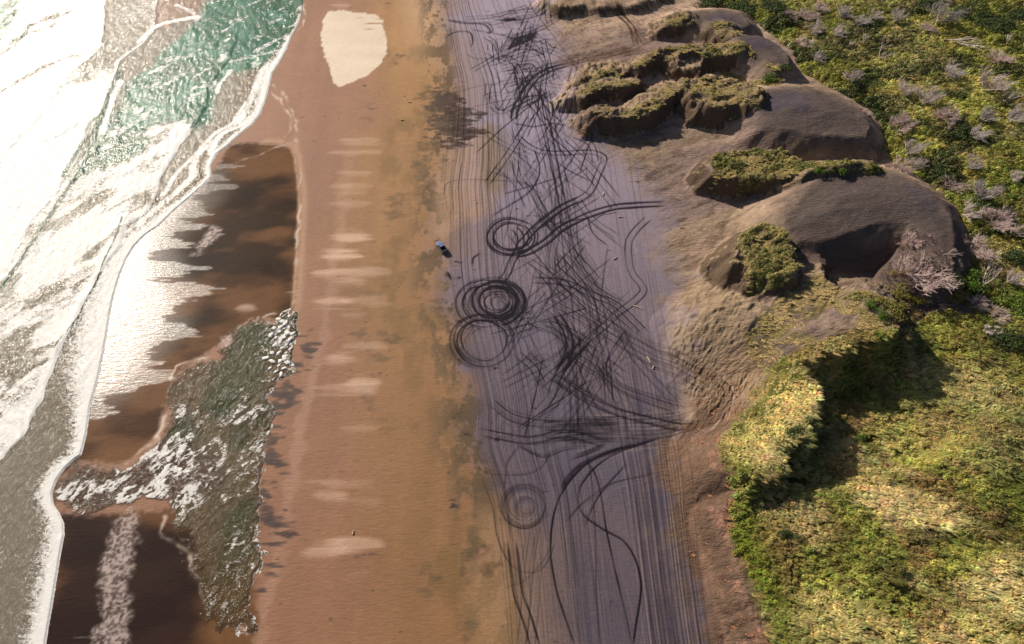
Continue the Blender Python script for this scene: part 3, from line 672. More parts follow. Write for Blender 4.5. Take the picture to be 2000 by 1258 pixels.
def water_material(name, sc=1.0):
    m, n, b = nodes(name)
    geo = mk(n, 'ShaderNodeNewGeometry').outputs['Position']
    col = mk(n, 'ShaderNodeAttribute', attribute_name='col'); aux = mk(n, 'ShaderNodeAttribute', attribute_name='aux')
    sep = mk(n, 'ShaderNodeSeparateColor'); n.links.new(aux.outputs['Color'], sep.inputs[0])   # r foam, g ripple strength, b roughness
    fn = noise_(n, mapv(n, geo, (1, 1.7, 1), .5), 1.1 * sc, 7, .75, 1.0)
    f = math_(n, 'ADD', sep.outputs[0], math_(n, 'MULTIPLY', math_(n, 'SUBTRACT', fn, .5), 1.5))
    f = mk(n, 'ShaderNodeMapRange', interpolation_type='SMOOTHSTEP'); 
    n.links.new(math_(n, 'ADD', sep.outputs[0], math_(n, 'MULTIPLY', math_(n, 'SUBTRACT', fn, .5), 1.6)), f.inputs[0])
    f.inputs[1].default_value = .34; f.inputs[2].default_value = .68
    fo = f.outputs[0]
    mx = mk(n, 'ShaderNodeMix', data_type='RGBA'); n.links.new(fo, mx.inputs['Factor']); n.links.new(col.outputs['Color'], mx.inputs['A']); mx.inputs['B'].default_value = (.86, .84, .80, 1)
    n.nodes.remove(b)
    df = mk(n, 'ShaderNodeBsdfDiffuse'); n.links.new(mx.outputs['Result'], df.inputs['Color'])
    fb = mk(n, 'ShaderNodeBump'); fb.inputs['Distance'].default_value = .12; fb.inputs['Strength'].default_value = .6; n.links.new(fn, fb.inputs['Height']); n.links.new(fb.outputs[0], df.inputs['Normal'])
    gl = mk(n, 'ShaderNodeBsdfGlossy'); gl.inputs['Color'].default_value = (1, 1, 1, 1)
    n.links.new(math_(n, 'ADD', sep.outputs[2], math_(n, 'MULTIPLY', fo, .25)), gl.inputs['Roughness'])
    r1 = noise_(n, mapv(n, geo, (1, .5, 1), -.7), .8 * sc, 3, .5, .6); r2 = noise_(n, mapv(n, geo, (1, .6, 1), -.3), 2.4 * sc, 3, .6, .8)
    h = math_(n, 'ADD', math_(n, 'MULTIPLY', r1, .9), math_(n, 'MULTIPLY', r2, .42))
    bu = mk(n, 'ShaderNodeBump'); bu.inputs['Distance'].default_value = 1.0
    n.links.new(h, bu.inputs['Height']); n.links.new(sep.outputs[1], bu.inputs['Strength']); n.links.new(bu.outputs[0], gl.inputs['Normal'])
    fr_ = mk(n, 'ShaderNodeFresnel'); fr_.inputs['IOR'].default_value = 1.36; n.links.new(bu.outputs[0], fr_.inputs['Normal'])
    ms = mk(n, 'ShaderNodeMixShader'); n.links.new(fr_.outputs[0], ms.inputs[0]); n.links.new(df.outputs[0], ms.inputs[1]); n.links.new(gl.outputs[0], ms.inputs[2])
    th = mk(n, 'ShaderNodeAttribute', attribute_name='thin'); tr = mk(n, 'ShaderNodeBsdfTransparent'); m2 = mk(n, 'ShaderNodeMixShader')
    n.links.new(th.outputs['Fac'], m2.inputs[0]); n.links.new(ms.outputs[0], m2.inputs[1]); n.links.new(tr.outputs[0], m2.inputs[2])
    n.links.new(m2.outputs[0], n.nodes['Material Output'].inputs[0])
    return m
M_SEA = water_material('sea_water')

# ------------------------------------------------------------------ the long bands of ground as grids sharing their edges
def rows():
    ys = [-14.0]; y = -14.0
    while y < 236:
        r2 = max(y, 12) ** 2 + HC ** 2
        st = r2 / (HC * 682) * 1.2
        if y < 12: st = .8
        y += st; ys.append(y)
    st = .8
    while y < 4000: st *= 1.35; y += st; ys.append(y)
    return np.array([-900, -300, -80, -30] + ys)
YS = rows()
def grid_mesh(name, X, Y, Z, mat, C=None, AUX=None, keep=None, THIN=None):
    ny, nx = X.shape
    me = bpy.data.meshes.new(name)
    co_ = np.stack([X, Y, Z], -1).reshape(-1, 3).astype(np.float32)
    i = np.arange(nx * ny).reshape(ny, nx)
    q = np.stack([i[:-1, :-1], i[:-1, 1:], i[1:, 1:], i[1:, :-1]], -1).reshape(-1, 4)
    if keep is not None:
        k = (keep[:-1, :-1] & keep[1:, 1:] & keep[:-1, 1:] & keep[1:, :-1]).ravel(); q = q[k]
        used = np.zeros(nx * ny, bool); used[q.ravel()] = True
        rm = np.cumsum(used) - 1; q = rm[q]; co_ = co_[used]
    else: used = slice(None)
    me.vertices.add(len(co_)); me.vertices.foreach_set('co', co_.ravel())
    me.loops.add(q.size); me.loops.foreach_set('vertex_index', q.ravel().astype(np.int32))
    me.polygons.add(len(q)); me.polygons.foreach_set('loop_start', np.arange(0, q.size, 4, dtype=np.int32))
    me.polygons.foreach_set('use_smooth', np.ones(len(q), bool))
    me.update(calc_edges=True)
    for nm, D in (('col', C), ('aux', AUX)):
        if D is None: continue
        a = me.attributes.new(nm, 'FLOAT_COLOR', 'POINT')
        d = np.ones((nx * ny, 4), np.float32); d[:, :3] = D.reshape(-1, 3); a.data.foreach_set('color', d[used].ravel())
    if THIN is not None: a = me.attributes.new('thin', 'FLOAT', 'POINT'); a.data.foreach_set('value', THIN.reshape(-1)[used].astype(np.float32))
    me.materials.append(mat)
    o = bpy.data.objects.new(name, me); link(o); return o

YF = np.sort(np.concatenate([YS, ((YS[1:] + YS[:-1]) / 2)[(YS[1:] > 85) & (YS[1:] < 236)]]))
def strip(name, fl, fr, n, power=1.0, ys=None):
    ys = YS if ys is None else ys
    yy = ys[:, None]; u = np.linspace(0, 1, n)[None, :] ** power
    l = np.interp(ys, YS, fl(YS))[:, None]; r = np.interp(ys, YS, fr(YS))[:, None]
    X = l + (r - l) * u; Y = yy + 0 * X
    Z = height(X, Y)
    c, ro, gl, bm, T = land_color(X, Y)
    Z = Z - .05 * T
    Rg = rug(X, Y); Z = Z + Rg * ((1 - np.abs(2 * fbm(X, Y, .9, 4, 6, 2.2, .9) - 1)) - .6) * 1.1 + Rg * (fbm(X, Y, 2.2, 2, 2) - .5) * .35
    Z = Z + (fbm(X, Y, 1.3, 3, 3, 2.5, .3) - .5) * .16 * ss(-2, 3, X - B3(Y)) * ss(260, 235, Y)
    
    tag(grid_mesh(name, X, Y, Z, M_SAND, np.clip(c, .002, .95), np.stack([np.clip(ro, .05, 1), gl, bm], -1)), kind='structure')
strip('wet_sand', B1, B2, 270)
strip('black_sand', B2, B3, 330, ys=YF)
strip('dune_sand', B3, B4, 270)
BR = lambda y: np.maximum(B4(y) + 20, np.interp(y, [-30, 22, 216, 260, 4000], [100, 108, 200, 225, 3000]))
strip('scrub_ground', B4, BR, 180)
tag(grid_mesh('ground', *np.meshgrid([-4000., -300, 300, 4000], [-1500., 0, 300, 4500]), np.full((4, 4), -1.6), M_SAND, A((120, 96, 80)) + np.zeros((4, 4, 3)), np.zeros((4, 4, 3)) + np.array([.8, .1, .2])), kind='structure')
strip('inland_ground', BR, lambda y: BR(y) + 3000, 5)

# ------------------------------------------------------------------ the sea
def fr(pts): return bcurve(pts)
F1 = fr([(212, -60), (206, 0), (205, 40), (200, 90), (175, 115), (148, 136), (120, 172), (88, 225), (42, 272), (0, 315), (-80, 390), (-200, 500)])
F2 = fr([(318, -60), (310, 0), (306, 40), (298, 66), (284, 84), (255, 105), (236, 120), (215, 180), (190, 240), (150, 320), (110, 380), (60, 440), (0, 560), (-100, 700)])
F3 = fr([(500, -60), (480, 0), (462, 90), (448, 118), (428, 142), (410, 172), (408, 205), (396, 232), (380, 248), (350, 290), (330, 325), (314, 352), (306, 392), (285, 420), (248, 442), (240, 480),
         (205, 520), (182, 570), (152, 620), (118, 690), (96, 740), (76, 800), (50, 850), (10, 895), (-60, 960), (-200, 1080)])
def in_(pts, pad=8): return SDF(P(pts), pad=pad)
TEAL1 = in_([(395, 25), (440, -40), (590, -40), (582, 40), (560, 80), (528, 120), (480, 140), (445, 150), (430, 180), (415, 240), (400, 255), (330, 240), (260, 270), (225, 300), (205, 335), (200, 300), (225, 220), (245, 160), (290, 130), (350, 70), (375, 50)])
TEAL2 = in_([(230, 190), (200, 250), (160, 320), (120, 355), (150, 350), (190, 330), (290, 300), (285, 270), (240, 285), (215, 300), (222, 250)])
TEAL3 = in_([(-40, 10), (10, -20), (38, 0), (38, 30), (20, 60), (5, 85), (-40, 120)])
OLIVE1 = in_([(212, -20), (308, -20), (300, 66), (250, 98), (180, 112), (200, 90)])
PINKG = in_([(310, 0), (395, -40), (385, 30), (350, 46), (306, 55)])
BROWN1 = in_([(450, 130), (560, 90), (525, 170), (505, 225), (470, 255), (415, 300), (395, 345), (310, 430), (306, 392), (330, 330), (380, 255), (412, 205), (412, 178)])
G1 = PL([(236, 138), (218, 180), (205, 215), (190, 255), (172, 300), (150, 345)])
G2 = PL([(206, 222), (180, 238), (168, 270), (148, 305), (125, 345)])
G3 = PL([(222, 215), (200, 280), (160, 330), (140, 360), (60, 480), (38, 515), (0, 570)])
G4 = PL([(60, 50), (45, 72), (28, 80)])
G5 = PL([(240, 425), (225, 470), (205, 510), (190, 550), (165, 595), (150, 625), (118, 665), (108, 680)])
G6 = PL([(392, 215), (380, 240), (372, 252)])
def sea_attr(x, y):
    b1 = B1(y); d4 = b1 - x
    n = fbm(x, y, .1, 4, 2); n2 = fbm(x, y, .5, 4, 5, 2, -.8); nr = (fbm(x, y, .35, 3, 7) - .5) * 2.4
    far = ss(60, 215, y)
    c = A((100, 86, 62)) + 0 * x[..., None]
    foam = .12 + .25 * (n - .5) + 0 * x; rip = .55 + 0 * x
    c = mix(c, A((116, 100, 76)) + 0 * c, ss(0, 3, BROWN1(x, y)))
    foam = foam + .10 * ss(0, 3, BROWN1(x, y))
    o = ss(-.5, 2, OLIVE1(x, y) + nr); c = mix(c, A((128, 116, 92)) + 0 * c, o); foam = foam + .24 * o
    z = np.zeros_like(x)
    # crisp leading edges with foam trailing seaward
    d3 = F3(y) - x + nr * .5; L3 = np.interp(y, [20, 60, 120, 150, 190, 220], [60, 60, 45, 26, 4, 3]); L3 = L3 + 0 * x
    w3 = ss(-.15, .35, d3) * np.exp(-np.clip(d3, 0, 999) / L3) * ss(212, 190, y)
    lace = .40 * ss(.34, .50, fbm(x, y, .22, 5, 3, 3.5, .95)) + .45 * fbm(x, y, 1.1, 3, 6, 2.5, .95) + .40 - .4 * ss(.84, .97, 1 - np.abs(2 * fbm(x, y, .12, 4, 8, 3.5, .95) - 1))
    c = mix(c, A((156, 150, 138)) + 0 * c, ss(3, 12, d4) * .55 * ss(60, 90, y))
    foam = np.maximum(foam, 1.0 * w3 * (.45 * ss(2.5, .5, d3) + np.clip(lace, 0, 1.05))); z += .16 * ss(-.3, .9, d3) * np.exp(-np.clip(d3, 0, 999) / 9) * ss(212, 190, y)
    d2 = F2(y) - x + nr * .3
    w2 = ss(-.15, .35, d2) * np.maximum(.82 * np.exp(-np.clip(d2, 0, 999) / 2.2), np.interp(y, [0, 140, 165, 178, 190], [.9, .9, .8, .55, 0]) * ss(40, 10, d2))
    foam = np.maximum(foam, w2 * np.clip(.4 + lace, 0, 1)); z += .12 * ss(-.3, .9, d2) * np.exp(-np.clip(d2, 0, 999) / 6)
    d1 = F1(y) - x + nr * .4
    w1 = ss(-.15, .35, d1) * np.exp(-np.clip(d1, 0, 999) / 200.); foam = np.maximum(foam, 1.05 * w1 * np.clip(.5 * ss(6, 1, d1) + lace + .1, 0, 1)); z += .12 * ss(-.3, 1.2, d1) * np.exp(-np.clip(d1, 0, 999) / 12)
    # shoreline swash
    L4 = np.interp(y, [15, 40, 60, 75, 90, 110, 130, 160, 180, 215], [5, 4.5, 3.5, 9, 9, 6, 2.2, 3.0, 5., 4.5]) + 0 * x
    w4 = ss(-.1, .25, d4) * np.exp(-(np.clip(d4, 0, 999) / L4) ** 1.4)
    foam = np.maximum(foam, .98 * w4); z += .12 * ss(0, .6, d4)
    # second thin swash line
    d5 = d4 - np.interp(y, [90, 120, 150, 180], [8, 5, 5, 3.5]); w5 = .75 * np.exp(-(d5 / (1.0 + 1.2 * n)) ** 2) * ss(100, 115, y) * ss(200, 180, y) * (.5 + n2)
    foam = np.maximum(foam, w5)
    # lower left: rippled olive water between the wave and the swash
    ol = ss(78, 55, y + nr * 2) * ss(1, 6, d4) * (1 - ss(-.2, .8, d3)); c = mix(c, A((122, 114, 100)) + 0 * c, ol); foam = foam * (1 - ol) + ol * np.minimum(foam, .40 + .45 * (n2 - .5) + .25 * ss(.5, .7, fbm(x, y, .7, 3, 9, 2.5, .5))); rip = rip + .45 * ol
    # clear green water
    for s, pw, fo in ((TEAL1, 1., .05), (TEAL2, .95, .26), (TEAL3, .9, .2)):
        t = pw * ss(-1.2, 2.2, s(x, y) + nr * 1.5)
        tc = mix(A((38, 98, 72)) + 0 * c, A((84, 138, 116)), np.clip(ss(.42, .62, fbm(x, y, .3, 4, 6, 3, -.9)) * .7 + .3 * far, 0, 1)); tc = mix(tc, A((96, 96, 66)) + 0 * tc, .30 * ss(.5, .65, n)); c = mix(c, tc, t)
        foam = foam * (1 - t) + t * (fo + .35 * (n2 - .5) + .45 * ss(.58, .70, fbm(x, y, .5, 4, 9, 2.5, .9))); rip = rip * (1 - t) + t * .42
    pk = ss(-.5, 1.5, PINKG(x, y)); c = mix(c, A((150, 118, 100)) + 0 * c, pk); foam = foam * (1 - .6 * pk)
    # dark faces of breaking waves
    for g, wd, a in ((G1, .9, .95), (G2, .8, .9), (G3, .55, .95), (G4, .7, .95), (G5, .3, .7), (G6, .6, .9)):
        dd = pl_dist(g, x, y); m = a * np.exp(-(dd / wd) ** 2) * (.55 + .8 * n2); m = np.clip(m, 0, 1)
        c = mix(c, A((18, 78, 56)) + 0 * c, m); foam = foam * (1 - m); z += .15 * np.exp(-(dd / 1.6) ** 2)
    crest = PL_C
    for g, L in crest:
        dd = pl_dist(g, x, y); foam = np.maximum(foam, L * np.exp(-(dd / (.5 + 1.3 * n2)) ** 2))
    dn = (x * .82 + y * .57) + (fbm(x, y, .09, 3, 1) - .5) * 14
    z += .03 * np.sin(dn * 1.7) * ss(.5, 4, d4)
    z += (fbm(x, y, .8, 3, 4, 2.5, -.9) - .5) * .14 * ss(.5, 4, d4)
    rough = .16 + .10 * ss(.5, 1, foam)
    return c, foam, rip, rough, z + .03
PL_C = [(PL([(272, 82), (310, 50), (350, 40), (388, 33)]), .8), (PL([(345, 10), (380, 28), (386, 40)]), .6), (PL([(450, 140), (430, 165), (425, 180)]), .7), (PL([(560, 95), (500, 110), (450, 122)]), .55),
        (PL([(235, 160), (222, 190), (212, 225), (200, 260)]), .9), (PL([(400, 120), (370, 150), (330, 190), (320, 230)]), .35), (PL([(512, 200), (480, 240), (430, 265), (410, 300)]), .8),
        (PL([(480, 200), (455, 240), (420, 262), (385, 300), (345, 340), (320, 380)]), .7)]
yy = YS[:, None]
LB = np.interp(YS, [-30, 15, 216, 260, 4000], [-115, -118, -215, -240, -3000])
u = np.linspace(0, 1, 520)[None, :]
rr = B1(YS)[:, None]; X = LB[:, None] + (rr - LB[:, None]) * u ** .92; Y = yy + 0 * X
c, fo, rp, ro, Z = sea_attr(X, Y)
Z = Z * ss(0, .5, rr - X) * ss(300, 240, Y) + height(X, Y)
tag(grid_mesh('sea', X, Y, Z, M_SEA, np.clip(c, .002, .9), np.stack([np.clip(fo, 0, 1.1), rp, ro], -1)), kind='structure')
X2 = np.concatenate([LB[:, None] - s_ for s_ in (3500, 800, 200, 60, 0)], 1); Y2 = yy + 0 * X2
c2 = A((52, 92, 78)) + 0 * X2[..., None]
tag(grid_mesh('open_sea', X2, Y2, 0 * X2 + .03, M_SEA, c2, np.stack([.55 + 0 * X2, .5 + 0 * X2, .18 + 0 * X2], -1)), kind='structure')

# the run-off channel, a sheet of water lying on the wet sand
cw = P(CHAN_PX)
xs = np.arange(cw[:, 0].min() - 2, cw[:, 0].max() + 2, .17); ys = np.arange(cw[:, 1].min() - 2, cw[:, 1].max() + 2, .17)
X, Y = np.meshgrid(xs, ys)
dc = CHAN(X, Y) + (fbm(X, Y, .7, 4, 3) - .5) * 3.0 + (fbm(X, Y, .2, 3, 5) - .5) * 5.0
n = fbm(X, Y, .12, 4, 2); n2 = fbm(X, Y, .6, 4, 5)
ph = (X * .80 - Y * .60) + (fbm(X, Y, .10, 3, 4) - .5) * 9
rdg = 1 - np.abs(2 * fbm(X + (n2 - .5) * 1.5, Y, .85, 4, 6, 2.6, .95, .66) - 1); wav = .72 * ss(.55, .97, rdg) + .28 * (.5 + .5 * np.sin(ph * 2 * math.pi / 1.8))
HEAD = in_([(440, 668), (480, 630), (535, 620), (560, 640), (530, 700), (470, 790), (420, 830), (400, 760), (420, 700)])
LOW = in_([(300, 990), (420, 950), (505, 960), (508, 1240), (400, 1200), (372, 1080)])
LEFTC = in_([(100, 930), (200, 900), (330, 860), (430, 900), (440, 950), (330, 985), (110, 1010)])
ed = np.exp(-np.clip(dc, 0, 99) / .7)
rightedge = ss(12, 2, np.interp(Y, *zip(*sorted([(p2w(a, b)[1], p2w(a, b)[0]) for a, b in ((575, 625), (572, 700), (535, 775), (520, 850), (512, 930), (508, 1010), (508, 1120), (505, 1235))]))) - X)
hd = ss(-2, 3, HEAD(X, Y)); lw = ss(-2, 4, LOW(X, Y)); lf = ss(-2, 3, LEFTC(X, Y))
foam = .10 + .42 * ss(.42, .8, wav) * ss(.35, .58, fbm(X, Y, .35, 4, 8, 1.5, .8)) + .15 * (n2 - .5)
foam = foam * (1 - .65 * hd * (1 - rightedge)) + lf * (.22 + .15 * (n2 - .5)) - .12 * lw * ss(45, 30, Y)
foam = foam * ss(0, 1.6, dc) + 0 * ed; foam = np.maximum(foam, .8 * ed * rightedge * (.4 + .9 * n2)); foam = np.maximum(foam, .5 * np.exp(-((dc - .25) / .2) ** 2) * ss(.45, .65, fbm(X, Y, .3, 3, 9)))
cc = mix(A((60, 60, 38)) + 0 * X[..., None], A((88, 72, 50)), ss(.42, .62, n)); cc = mix(cc, A((72, 56, 48)) + 0 * cc, lf * .8); cc = mix(cc, A((54, 62, 36)) + 0 * cc, hd * .7)
cc = mix(cc, A((96, 74, 40)) + 0 * cc, lw * ss(45, 28, Y) * .5)
cc = mix(cc, A((92, 68, 50)) + 0 * cc, .85 * np.exp(-np.clip(dc, 0, 99) / 1.3) + .25 * lf)
Z = .02 + (.04 + .07 * wav) * ss(0, 1.5, dc) + .05 * (n2 - .5) * ss(0, 1.5, dc)
thin = np.clip(1 - ss(-.1, 2.6, dc + (n2 - .5) * 1.5) * (1 - .25 * lf - .25 * lw * ss(45, 30, Y)), 0, 1) * (1 - .8 * rightedge) * (1 - .8 * np.clip(foam * 1.4 - .3, 0, 1))
tag(grid_mesh('tidal_channel', X, Y, Z, M_SEA, cc, np.stack([np.clip(foam, 0, 1), .25 + .75 * ss(0, 2, dc), .15 + 0 * X], -1), keep=dc > 0, THIN=thin), kind='structure')

# ------------------------------------------------------------------ foliage
def leaf_material(name, spread=.35, rough=.6):
    m, n, b = nodes(name)
    at = mk(n, 'ShaderNodeAttribute', attribute_name='tint', attribute_type='INSTANCER')
    sh = mk(n, 'ShaderNodeAttribute', attribute_name='shade')
    mul = mk(n, 'ShaderNodeVectorMath', operation='SCALE'); n.links.new(at.outputs['Vector'], mul.inputs[0]); n.links.new(sh.outputs['Fac'], mul.inputs['Scale'])
    n.links.new(mul.outputs[0], b.inputs['Base Color']); b.inputs['Roughness'].default_value = rough
    b.inputs['Specular IOR Level'].default_value = .25
    return m
def plain(name, c, rough=.7, spec=.3, var=.25, sc=3.0, metal=0.):
    m, n, b = nodes(name)
    g = mk(n, 'ShaderNodeTexCoord').outputs['Object']; v = noise_(n, g, sc, 4, .7)
    v = math_(n, 'ADD', math_(n, 'MULTIPLY', v, 2 * var), 1 - var)
    mul = mk(n, 'ShaderNodeVectorMath', operation='SCALE'); mul.inputs[0].default_value = c; n.links.new(v, mul.inputs['Scale']); n.links.new(mul.outputs[0], b.inputs['Base Color'])
    b.inputs['Roughness'].default_value = rough; b.inputs['Specular IOR Level'].default_value = spec; b.inputs['Metallic'].default_value = metal
    return m
M_LEAF = leaf_material('scrub_leaves')
def mesh_pf(name, V, F, mat, shade=None, smooth=False):
    me = bpy.data.meshes.new(name); me.from_pydata([tuple(v) for v in V], [], F); me.materials.append(mat)
    if shade is not None:
        a = me.attributes.new('shade', 'FLOAT', 'POINT'); a.data.foreach_set('value', np.array(shade, np.float32))
    if smooth: me.polygons.foreach_set('use_smooth', np.ones(len(me.polygons), bool))
    me.update(); return me
def clump(seed, n=70, r=.8, h=.7, leaf=.2, lean=.25, mat=None, blade=False):
    """a low mound of leaf-sized faces, or of bent blades, combed over by the wind"""
    g = random.Random(seed); V = []; F = []; S = []
    for i in range(n):
        a = g.random() * 2 * math.pi; q = math.sqrt(g.random())
        x, y = r * q * math.cos(a), r * q * math.sin(a); zt = h * math.sqrt(max(0, 1 - q * q)) * (.75 + .5 * g.random())
        s = leaf * (.7 + .7 * g.random()); sv = .6 + .75 * g.random()
        k = len(V)
        if blade:
            L = h * (.7 + .7 * g.random()); d = a + g.gauss(0, .6); bx, by = math.cos(d) * .45 + .75 * lean * 2, math.sin(d) * .45 - .1
            x *= .5; y *= .5; px_, py_ = -math.sin(d) * s * .22, math.cos(d) * s * .22
            V += [(x - px_, y - py_, -.1), (x + px_, y + py_, -.1), (x + bx * L * .5 + px_, y + by * L * .5 + py_, L * .7), (x + bx * L * .5 - px_, y + by * L * .5 - py_, L * .7), (x + bx * L * 1.25, y + by * L * 1.25, L * .8)]
            F += [(k, k + 1, k + 2, k + 3), (k + 3, k + 2, k + 4)]; S += [sv] * 5
        else:
            x += zt * lean
            nx, ny, nz = x * .8 + g.gauss(0, .5), y * .8 + g.gauss(0, .5), .8 + g.gauss(0, .35)
            nn = Vector((nx, ny, nz)).normalized(); t = nn.orthogonal().normalized(); t.rotate(Matrix.Rotation(g.random() * 6.28, 3, nn)); bt = nn.cross(t)
            c_ = Vector((x, y, zt)); a1, a2 = t * s, bt * s * .55
            V += [c_ - a1, c_ - a2, c_ + a1, c_ + a2]; F += [(k, k + 1, k + 2, k + 3)]; S += [sv] * 4
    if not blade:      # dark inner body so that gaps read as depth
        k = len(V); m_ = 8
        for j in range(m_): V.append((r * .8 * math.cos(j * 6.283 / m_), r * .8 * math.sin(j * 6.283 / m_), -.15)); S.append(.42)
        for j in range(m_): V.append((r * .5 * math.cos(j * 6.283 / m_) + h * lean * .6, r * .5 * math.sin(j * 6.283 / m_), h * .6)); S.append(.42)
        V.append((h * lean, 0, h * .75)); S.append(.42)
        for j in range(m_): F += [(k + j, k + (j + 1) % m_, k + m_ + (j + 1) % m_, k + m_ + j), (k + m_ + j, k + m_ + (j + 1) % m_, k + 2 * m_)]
    return mesh_pf('leaf_clump', V, F, mat or M_LEAF, S)
protos = bpy.data.collections.new('plant_kinds')         # never linked: only the sources the plant cover is instanced from
PR = []
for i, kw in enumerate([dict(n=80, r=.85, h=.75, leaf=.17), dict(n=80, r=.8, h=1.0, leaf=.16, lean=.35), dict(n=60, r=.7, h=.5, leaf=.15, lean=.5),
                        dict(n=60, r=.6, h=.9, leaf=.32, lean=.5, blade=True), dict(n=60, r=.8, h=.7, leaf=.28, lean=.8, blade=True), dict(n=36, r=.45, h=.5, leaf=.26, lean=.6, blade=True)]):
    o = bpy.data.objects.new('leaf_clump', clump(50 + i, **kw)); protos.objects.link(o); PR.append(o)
def twig_clump(seed):
    g = random.Random(seed); V = []; F = []; S = []
    for i in range(70):
        a = g.random() * 6.283; q = g.random(); b = Vector((.25 * q * math.cos(a), .25 * q * math.sin(a), -.1)); d = Vector((math.cos(a) * .8 + .5, math.sin(a) * .8, .5 + g.random() * .8)).normalized(); L = .5 + .7 * g.random(); w_ = Vector((-d.y, d.x, 0)).normalized() * .014; k = len(V); sv = .7 + .6 * g.random()
        m_ = b + d * L * .6; e_ = m_ + (d + Vector((g.gauss(0, .5), g.gauss(0, .5), g.gauss(0, .3)))).normalized() * L * .5; V += [b - w_, b + w_, m_ + w_, m_ - w_, e_]; F += [(k, k + 1, k + 2, k + 3), (k + 3, k + 2, k + 4)]; S += [sv] * 5
    return mesh_pf('twig_clump', V, F, M_LEAF, S)
o = bpy.data.objects.new('twig_clump', twig_clump(3)); protos.objects.link(o); PR.append(o)

def scatter(name, X, Y, S, KIND, TINT, label, cat, sink=.1):
    n_ = len(X); Z = height(X, Y) - sink * S
    me = bpy.data.meshes.new(name); me.vertices.add(n_); me.vertices.foreach_set('co', np.stack([X, Y, Z], 1).astype(np.float32).ravel())
    def at(nm, t, d, f='value'):
        a = me.attributes.new(nm, t, 'POINT'); a.data.foreach_set(f, d)
    r = np.random.RandomState(len(X))
    at('size', 'FLOAT', S.astype(np.float32)); at('turn', 'FLOAT', (r.randn(n_) * .45 - .25).astype(np.float32)); at('kind_index', 'INT', KIND.astype(np.int32))
    at('tint', 'FLOAT_VECTOR', TINT.astype(np.float32).ravel(), 'vector')
    o = bpy.data.objects.new(name, me); link(o); tag(o, label, cat, kind='stuff')
    g = bpy.data.node_groups.new(name + '_nodes', 'GeometryNodeTree')
    g.interface.new_socket('Geometry', in_out='INPUT', socket_type='NodeSocketGeometry'); g.interface.new_socket('Geometry', in_out='OUTPUT', socket_type='NodeSocketGeometry')
    gi = g.nodes.new('NodeGroupInput'); go = g.nodes.new('NodeGroupOutput')
    def na(nm, t):
        q = g.nodes.new('GeometryNodeInputNamedAttribute'); q.data_type = t; q.inputs['Name'].default_value = nm; return q.outputs['Attribute']
    m2p = g.nodes.new('GeometryNodeMeshToPoints'); g.links.new(gi.outputs[0], m2p.inputs['Mesh'])
    join = g.nodes.new('GeometryNodeJoinGeometry')
    rot = g.nodes.new('ShaderNodeCombineXYZ'); g.links.new(na('turn', 'FLOAT'), rot.inputs[2])
    for k, pr in enumerate(PR):
        if not (KIND == k).any(): continue
        oi = g.nodes.new('GeometryNodeObjectInfo'); oi.inputs['Object'].default_value = pr; oi.inputs['As Instance'].default_value = True
        cm = g.nodes.new('FunctionNodeCompare'); cm.data_type = 'INT'; cm.operation = 'EQUAL'
        g.links.new(na('kind_index', 'INT'), cm.inputs['A'] if cm.inputs['A'].type == 'INT' else [i for i in cm.inputs if i.name == 'A' and i.type == 'INT'][0])
        [i for i in cm.inputs if i.name == 'B' and i.type == 'INT'][0].default_value = k
        ip = g.nodes.new('GeometryNodeInstanceOnPoints'); g.links.new(m2p.outputs[0], ip.inputs['Points']); g.links.new(cm.outputs[0], ip.inputs['Selection'])
        g.links.new(oi.outputs['Geometry'], ip.inputs['Instance']); g.links.new(rot.outputs[0], ip.inputs['Rotation']); g.links.new(na('size', 'FLOAT'), ip.inputs['Scale'])
        g.links.new(ip.outputs[0], join.inputs[0])
    g.links.new(join.outputs[0], go.inputs[0])
    md = o.modifiers.new('cover', 'NODES'); md.node_group = g
    return o
def jitter(x0, x1, y0, y1, st, seed):
    r = np.random.RandomState(seed)
    X, Y = np.meshgrid(np.arange(x0, x1, st), np.arange(y0, y1, st)); X = X + (r.rand(*X.shape) - .5) * st; Y = Y + (r.rand(*Y.shape) - .5) * st
    return X.ravel(), Y.ravel(), r
GREEN, YGREEN, STRAW, OLIVE, BROWN, DARKG, PALES = [lin(c) for c in ((112, 120, 50), (172, 168, 82), (228, 208, 142), (112, 100, 50), (148, 116, 76), (48, 58, 34), (206, 192, 150))]
STR = [(in_(a), q) for a, q in [
    ([(1480, 765), (1560, 780), (1575, 810), (1560, 850), (1525, 865), (1520, 930), (1440, 935), (1405, 905), (1425, 850), (1450, 800)], 1.0),
    ([(1640, 970), (1720, 955), (1800, 985), (1850, 1000), (1840, 1040), (1780, 1060), (1700, 1040), (1650, 1010)], .9),
    ([(1850, 1150), (1920, 1110), (2000, 1130), (2060, 1180), (2000, 1215), (1900, 1190)], .8),
    ([(1420, 960), (1500, 950), (1580, 1000), (1560, 1080), (1470, 1060), (1420, 1020)], .45),
    ([(1560, 1200), (1640, 1180), (1700, 1240), (1640, 1290), (1570, 1270)], .5),
    ([(1700, 780), (1900, 720), (2000, 800), (1980, 950), (1800, 930), (1700, 860)], .25)]]
SHD = in_([(1480, 735), (1640, 700), (1770, 660), (1830, 690), (1790, 760), (1700, 850), (1620, 930), (1525, 935), (1570, 850), (1580, 790)])
EDGE = lambda x, y: np.exp(-((x - B4(y) - 2.5) / 3.0) ** 2)
